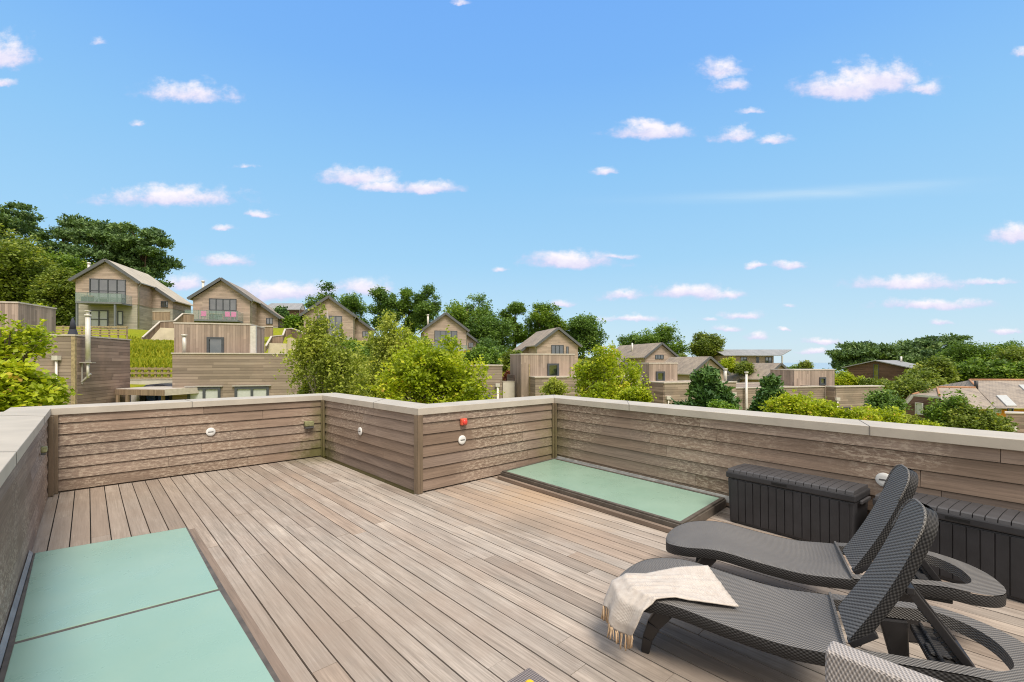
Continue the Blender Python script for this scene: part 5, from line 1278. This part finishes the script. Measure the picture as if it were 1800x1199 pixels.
# --- near trees
tree('birch_tree','tall drooping birch in front of the timber house with blinds',486,664,512,790,17,'birch','f_birch',17000,.088,131,'bark_birch','birches beyond the parapet',62,base=-4.5,rc=.21)
tree('broad_tree','loose olive green tree between the birch and the bright yellow tree',612,775,540,780,20,'birch','f_birch',16000,.095,132,'bark',None,58,base=-4.5,rc=.21)
tree('maple_tree','bright yellow green tree nearest to the parapet corner',656,868,584,790,15,'dome','f_yel',21000,.092,133,'bark',None,62,base=-4.8,rc=.22)
tree('birch_tree','yellow green birch rising right of the inner parapet corner',984,1140,586,760,18,'birch','f_yel',13000,.09,134,'bark_birch','birches beyond the parapet',48,base=-5,rc=.25)
shrub('thin yellow sapling in front of the tallest tower',952,996,664,706,17,'f_birch',2600,.07,135,16); shrub('yellow green bush at the foot of the right birch',1086,1145,682,716,15,'f_yel',6500,.07,136,26)
tree('young_pine','dark green young pine standing just beyond the long coping',1190,1302,650,738,19,'fir','f_ypine',13000,.13,137,'bark_pine',None,26,base=-5,rc=.20)
shrub('fresh green shrub at the foot of the young pine',1240,1296,706,732,16,'f_green',4200,.075,138,18)
tree('young_pine','tall soft green conifer left of the yellow green shrubs',1318,1394,662,750,20,'fir','f_ypine',9000,.12,139,'bark_pine',None,22,base=-5,rc=.22)
shrub('large yellow green shrub in front of the long low house',1336,1462,688,752,18,'f_yel',9000,.085,140,34)
# left leafy tree: dense foot, loose branches above
tree('maple_tree','leafy yellow green tree at the left edge close to the terrace',-80,116,636,745,11,'dome','f_yel',15000,.095,141,'bark',None,46,base=-5,rc=.24)
tree('sapling','sparse bright branches reaching up at the left edge before the vertical boarded tower',-60,84,552,660,13,'dome','f_yel',1500,.115,142,'bark',None,18,base=-5,rc=.17)
shrub('bright yellow green shrub behind the left flat roof',30,82,536,596,34,'f_yel',7000,.15,143,30)
# --- grass on the bank
rng=np.random.default_rng(5); nb=9000
px=rng.uniform(222,312,nb); d=rng.uniform(31.5,48,nb); X=(px-900)/800*d; Z=hgt(X,d)
c=np.stack([X,d,Z],-1); ang=rng.uniform(0,2*np.pi,nb); s=rng.uniform(.05,.12,nb)[:,None]; h_=rng.uniform(.12,.45,nb)[:,None]
e=np.stack([np.cos(ang),np.sin(ang),0*ang],-1)*s; tip=rng.normal(0,.08,(nb,3)); tip[:,2]=0
v=np.stack([c-e,c+e,c+e*.3+tip+h_*np.array([0,0,1]),c-e*.3+tip+h_*np.array([0,0,1])],1).reshape(-1,3)
o=np_mesh('long_grass',v,np.arange(nb*4).reshape(nb,4),rng.uniform(0,1,nb),M['blade']); tag(o,'long yellow green grass growing on the sloping bank','grass',kind='stuff')
# ---------------------------------------------------------------- camera, light, sky
cam=bpy.data.cameras.new('camera'); co=bpy.data.objects.new('camera',cam); C.objects.link(co)
co.location=(0,0,EYE); co.rotation_euler=(R(90),0,0); cam.sensor_width=36; cam.lens=16; cam.shift_y=37.5/1800; cam.clip_start=.05; cam.clip_end=60000
SC.camera=co
SE,SAZ=58,R(152)     # elevation; azimuth clockwise from +Y
sd=Vector((math.sin(SAZ)*math.cos(R(SE)),math.cos(SAZ)*math.cos(R(SE)),math.sin(R(SE))))
su=bpy.data.lights.new('sun','SUN'); su.energy=3.0; su.angle=R(22); su.color=(1,.90,.77); so=bpy.data.objects.new('sun',su); C.objects.link(so)
so.rotation_euler=sd.to_track_quat('Z','Y').to_euler()
w=bpy.data.worlds.new('World'); SC.world=w; w.use_nodes=True; nt=w.node_tree; nt.nodes.clear(); n=N(nt)
sky=n('ShaderNodeTexSky',sky_type='NISHITA',sun_disc=False,sun_elevation=R(SE),sun_rotation=SAZ,altitude=0,air_density=1.0,dust_density=.6,ozone_density=2.0)
tc=n('ShaderNodeTexCoord').outputs['Generated']; sp=n('ShaderNodeSeparateXYZ',{0:tc})
az=n.math('ARCTAN2',sp.outputs[0],sp.outputs[1]); el=n.math('ARCSINE',sp.outputs[2])
yy=n.math('MAXIMUM',sp.outputs[1],.12); gu=n.math('DIVIDE',sp.outputs[0],yy); gv=n.math('DIVIDE',sp.outputs[2],yy)
pv=n('ShaderNodeCombineXYZ',{0:gu,1:gv,2:0.0}).outputs[0]; front=n.rng(sp.outputs[1],.15,.3)
# cloud shapes in azimuth / elevation
nz1=n('ShaderNodeTexNoise',{'Vector':n.mapping(pv,(1,1.9,1)),'Scale':9.0,'Detail':6.0,'Roughness':.6})
wv=n('ShaderNodeVectorMath',{0:nz1.outputs['Color'],1:(.5,.5,.5)},operation='SUBTRACT').outputs[0]
wv=n('ShaderNodeVectorMath',{0:wv,1:(.055,.03,0)},operation='MULTIPLY').outputs[0]
nz2=n('ShaderNodeTexNoise',{'Vector':n.mapping(pv,(1,1.5,1),(3,5,0)),'Scale':28.0,'Detail':5.0,'Roughness':.65})
wv2=n('ShaderNodeVectorMath',{0:nz2.outputs['Color'],1:(.5,.5,.5)},operation='SUBTRACT').outputs[0]
wv2=n('ShaderNodeVectorMath',{0:wv2,1:(.018,.016,0)},operation='MULTIPLY').outputs[0]
pw=n('ShaderNodeVectorMath',{0:pv,1:wv},operation='ADD').outputs[0]; pw=n('ShaderNodeVectorMath',{0:pw,1:wv2},operation='ADD').outputs[0]
CL=[(10,92,50,32,0),(5,145,25,10,.1),(170,70,20,9,.35),(330,162,95,24,.12),(240,219,18,9,.3),(300,347,120,18,-.05),(300,340,60,14,-.2),(455,374,28,8,.1),(392,403,24,7,.15),(430,290,40,8,.45),
    (630,312,60,17,-.15),(670,328,45,12,.05),(750,331,52,11,-.1),(395,456,42,11,-.1),(490,513,95,16,-.25),(320,498,36,14,-.15),(650,505,50,16,.0),(1000,458,62,14,-.3),(1085,449,34,7,.1),(1145,231,68,14,-.1),(1140,222,30,12,-.2),
    (1270,122,38,20,.0),(1290,150,34,15,.1),(1320,196,24,8,.2),(1290,236,36,15,0),(1360,247,34,9,.05),(1480,155,70,22,-.2),(1540,140,75,28,-.15),(1625,155,36,14,.1),(1060,301,27,8,.1),
    (1600,497,90,13,-.1),(1740,493,52,7,.05),(1640,535,85,10,-.15),(1215,514,50,13,-.25),(1280,517,40,9,.05),(1095,518,34,10,-.05),(1330,468,18,6,-.05),(1385,468,28,7,-.15),
    (1305,552,34,8,-.05),(1785,411,40,16,-.15),(1275,578,28,6,.0),(1330,592,20,8,-.1),(1450,599,34,7,-.1),(1110,560,70,7,.1),(990,532,22,7,-.05),(1660,567,24,6,.05),(1770,583,30,6,.0),(1790,92,14,10,.15),(1430,618,30,5,.0),(810,3,22,6,.3),
    (880,473,14,5,.3),(700,612,60,10,.0),(1380,581,14,4,.1),(1520,620,30,5,.05),(1390,535,18,5,.25),(1250,560,26,5,.2)]
dmin=None; dmin2=None
for px,py,hx,hy,off in CL:
    a0=(px-900)/800; e0=(637-py)/800-hy*.25/800; sa=hx*1.12/800; se=hy/800*1.32
    d=n('ShaderNodeVectorMath',{0:pw,1:(a0,e0,0)},operation='SUBTRACT').outputs[0]
    d=n('ShaderNodeVectorMath',{0:d,1:(1/sa,1/se,0)},operation='MULTIPLY').outputs[0]
    dm=n('ShaderNodeVectorMath',{0:d,1:(-1,-2.0,0)},operation='MULTIPLY').outputs[0]; dm=n('ShaderNodeVectorMath',{0:d,1:dm},operation='MAXIMUM').outputs[0]
    L=n('ShaderNodeVectorMath',{0:dm},operation='LENGTH').outputs['Value']; L=n.math('ADD',L,off) if abs(off)>1e-6 else L
    dmin=L if dmin is None else n.math('MINIMUM',dmin,L)
    d2=n('ShaderNodeVectorMath',{0:d,1:(0,-.75,0)},operation='ADD').outputs[0]
    L2=n('ShaderNodeVectorMath',{0:d2},operation='LENGTH').outputs['Value']
    dmin2=L2 if dmin2 is None else n.math('MINIMUM',dmin2,L2)
fb=n('ShaderNodeTexNoise',{'Vector':n.mapping(pv,(1,1.35,1),(7,2,0)),'Scale':24.0,'Detail':7.0,'Roughness':.62}).outputs[0]
dmin=n.math('ADD',dmin,n.math('MULTIPLY',n.math('SUBTRACT',fb,.5),1.9))
den=n.rng(dmin,1.18,.12); den.node.interpolation_type='SMOOTHSTEP'
dmin2=n.math('ADD',dmin2,n.math('MULTIPLY',n.math('SUBTRACT',fb,.5),1.6)); lit=n.rng(dmin2,1.2,.2)
ccol=n.mix(lit,(.60,.575,.77),(.85,.80,.835))
# graded clear sky
grad=n.ramp(n.math('DIVIDE',el,1.5708,clamp=True),[(0,(.64,.81,.92)),(.05,(.53,.765,.94)),(.135,(.375,.685,.97)),(.245,(.285,.605,.985)),(.355,(.205,.495,1.0)),(.46,(.175,.44,1.0))])
base=n.mix(1,n.mix(.88,n.mix(1,sky.outputs[0],(.13,.13,.13),'MULTIPLY'),grad),(.84,.83,.815),'MULTIPLY')
# unseen broken white cloud cover overhead and behind, added to soften and neutralise light
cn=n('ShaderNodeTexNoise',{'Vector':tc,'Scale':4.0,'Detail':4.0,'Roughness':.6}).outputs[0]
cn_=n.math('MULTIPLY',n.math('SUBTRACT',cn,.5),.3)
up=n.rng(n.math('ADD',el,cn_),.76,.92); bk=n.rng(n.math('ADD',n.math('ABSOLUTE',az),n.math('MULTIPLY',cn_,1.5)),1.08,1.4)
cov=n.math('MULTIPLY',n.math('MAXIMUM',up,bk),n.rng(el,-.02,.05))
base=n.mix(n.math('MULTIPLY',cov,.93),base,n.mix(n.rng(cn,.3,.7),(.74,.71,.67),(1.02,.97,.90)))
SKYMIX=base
def streak(px,py,hx,hy,tilt,amt):
    a0=(px-900)/800; e0=(637-py)/800; sa=hx/800; se=hy/800
    sv=n('ShaderNodeVectorMath',{0:pv,1:(a0,e0,0)},operation='SUBTRACT').outputs[0]; q=n('ShaderNodeSeparateXYZ',{0:sv})
    u=n.math('DIVIDE',q.outputs[0],sa); v=n.math('DIVIDE',n.math('SUBTRACT',q.outputs[1],n.math('MULTIPLY',q.outputs[0],tilt)),se)
    r2=n.math('ADD',n.math('MULTIPLY',u,u),n.math('MULTIPLY',v,v)); g=n.math('EXPONENT',n.math('MULTIPLY',r2,-1.2))
    wn=n.noise(n.mapping(pv,(4,38,1)),1.0,5,.6,.6); return n.math('MULTIPLY',n.math('MULTIPLY',g,n.rng(wn,.25,.7,.35,1.0)),amt)
cir=n.math('ADD',streak(1390,343,230,9,.03,.30),streak(1560,328,130,8,.06,.30))
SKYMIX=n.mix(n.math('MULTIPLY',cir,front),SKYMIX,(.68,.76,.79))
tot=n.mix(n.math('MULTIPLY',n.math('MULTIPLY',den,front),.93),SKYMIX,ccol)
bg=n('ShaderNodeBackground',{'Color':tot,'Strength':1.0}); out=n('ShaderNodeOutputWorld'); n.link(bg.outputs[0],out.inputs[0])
w.cycles.sampling_method='MANUAL'; w.cycles.sample_map_resolution=256
vs=SC.view_settings; vs.view_transform='Standard'; vs.look='None'; vs.exposure=.3; vs.gamma=1; vs.use_curve_mapping=False
SC.cycles.max_bounces=6; SC.cycles.diffuse_bounces=3; SC.cycles.glossy_bounces=3; SC.cycles.transmission_bounces=4; SC.cycles.transparent_max_bounces=6
SC.cycles.use_denoising=True; SC.cycles.filter_width=1.1
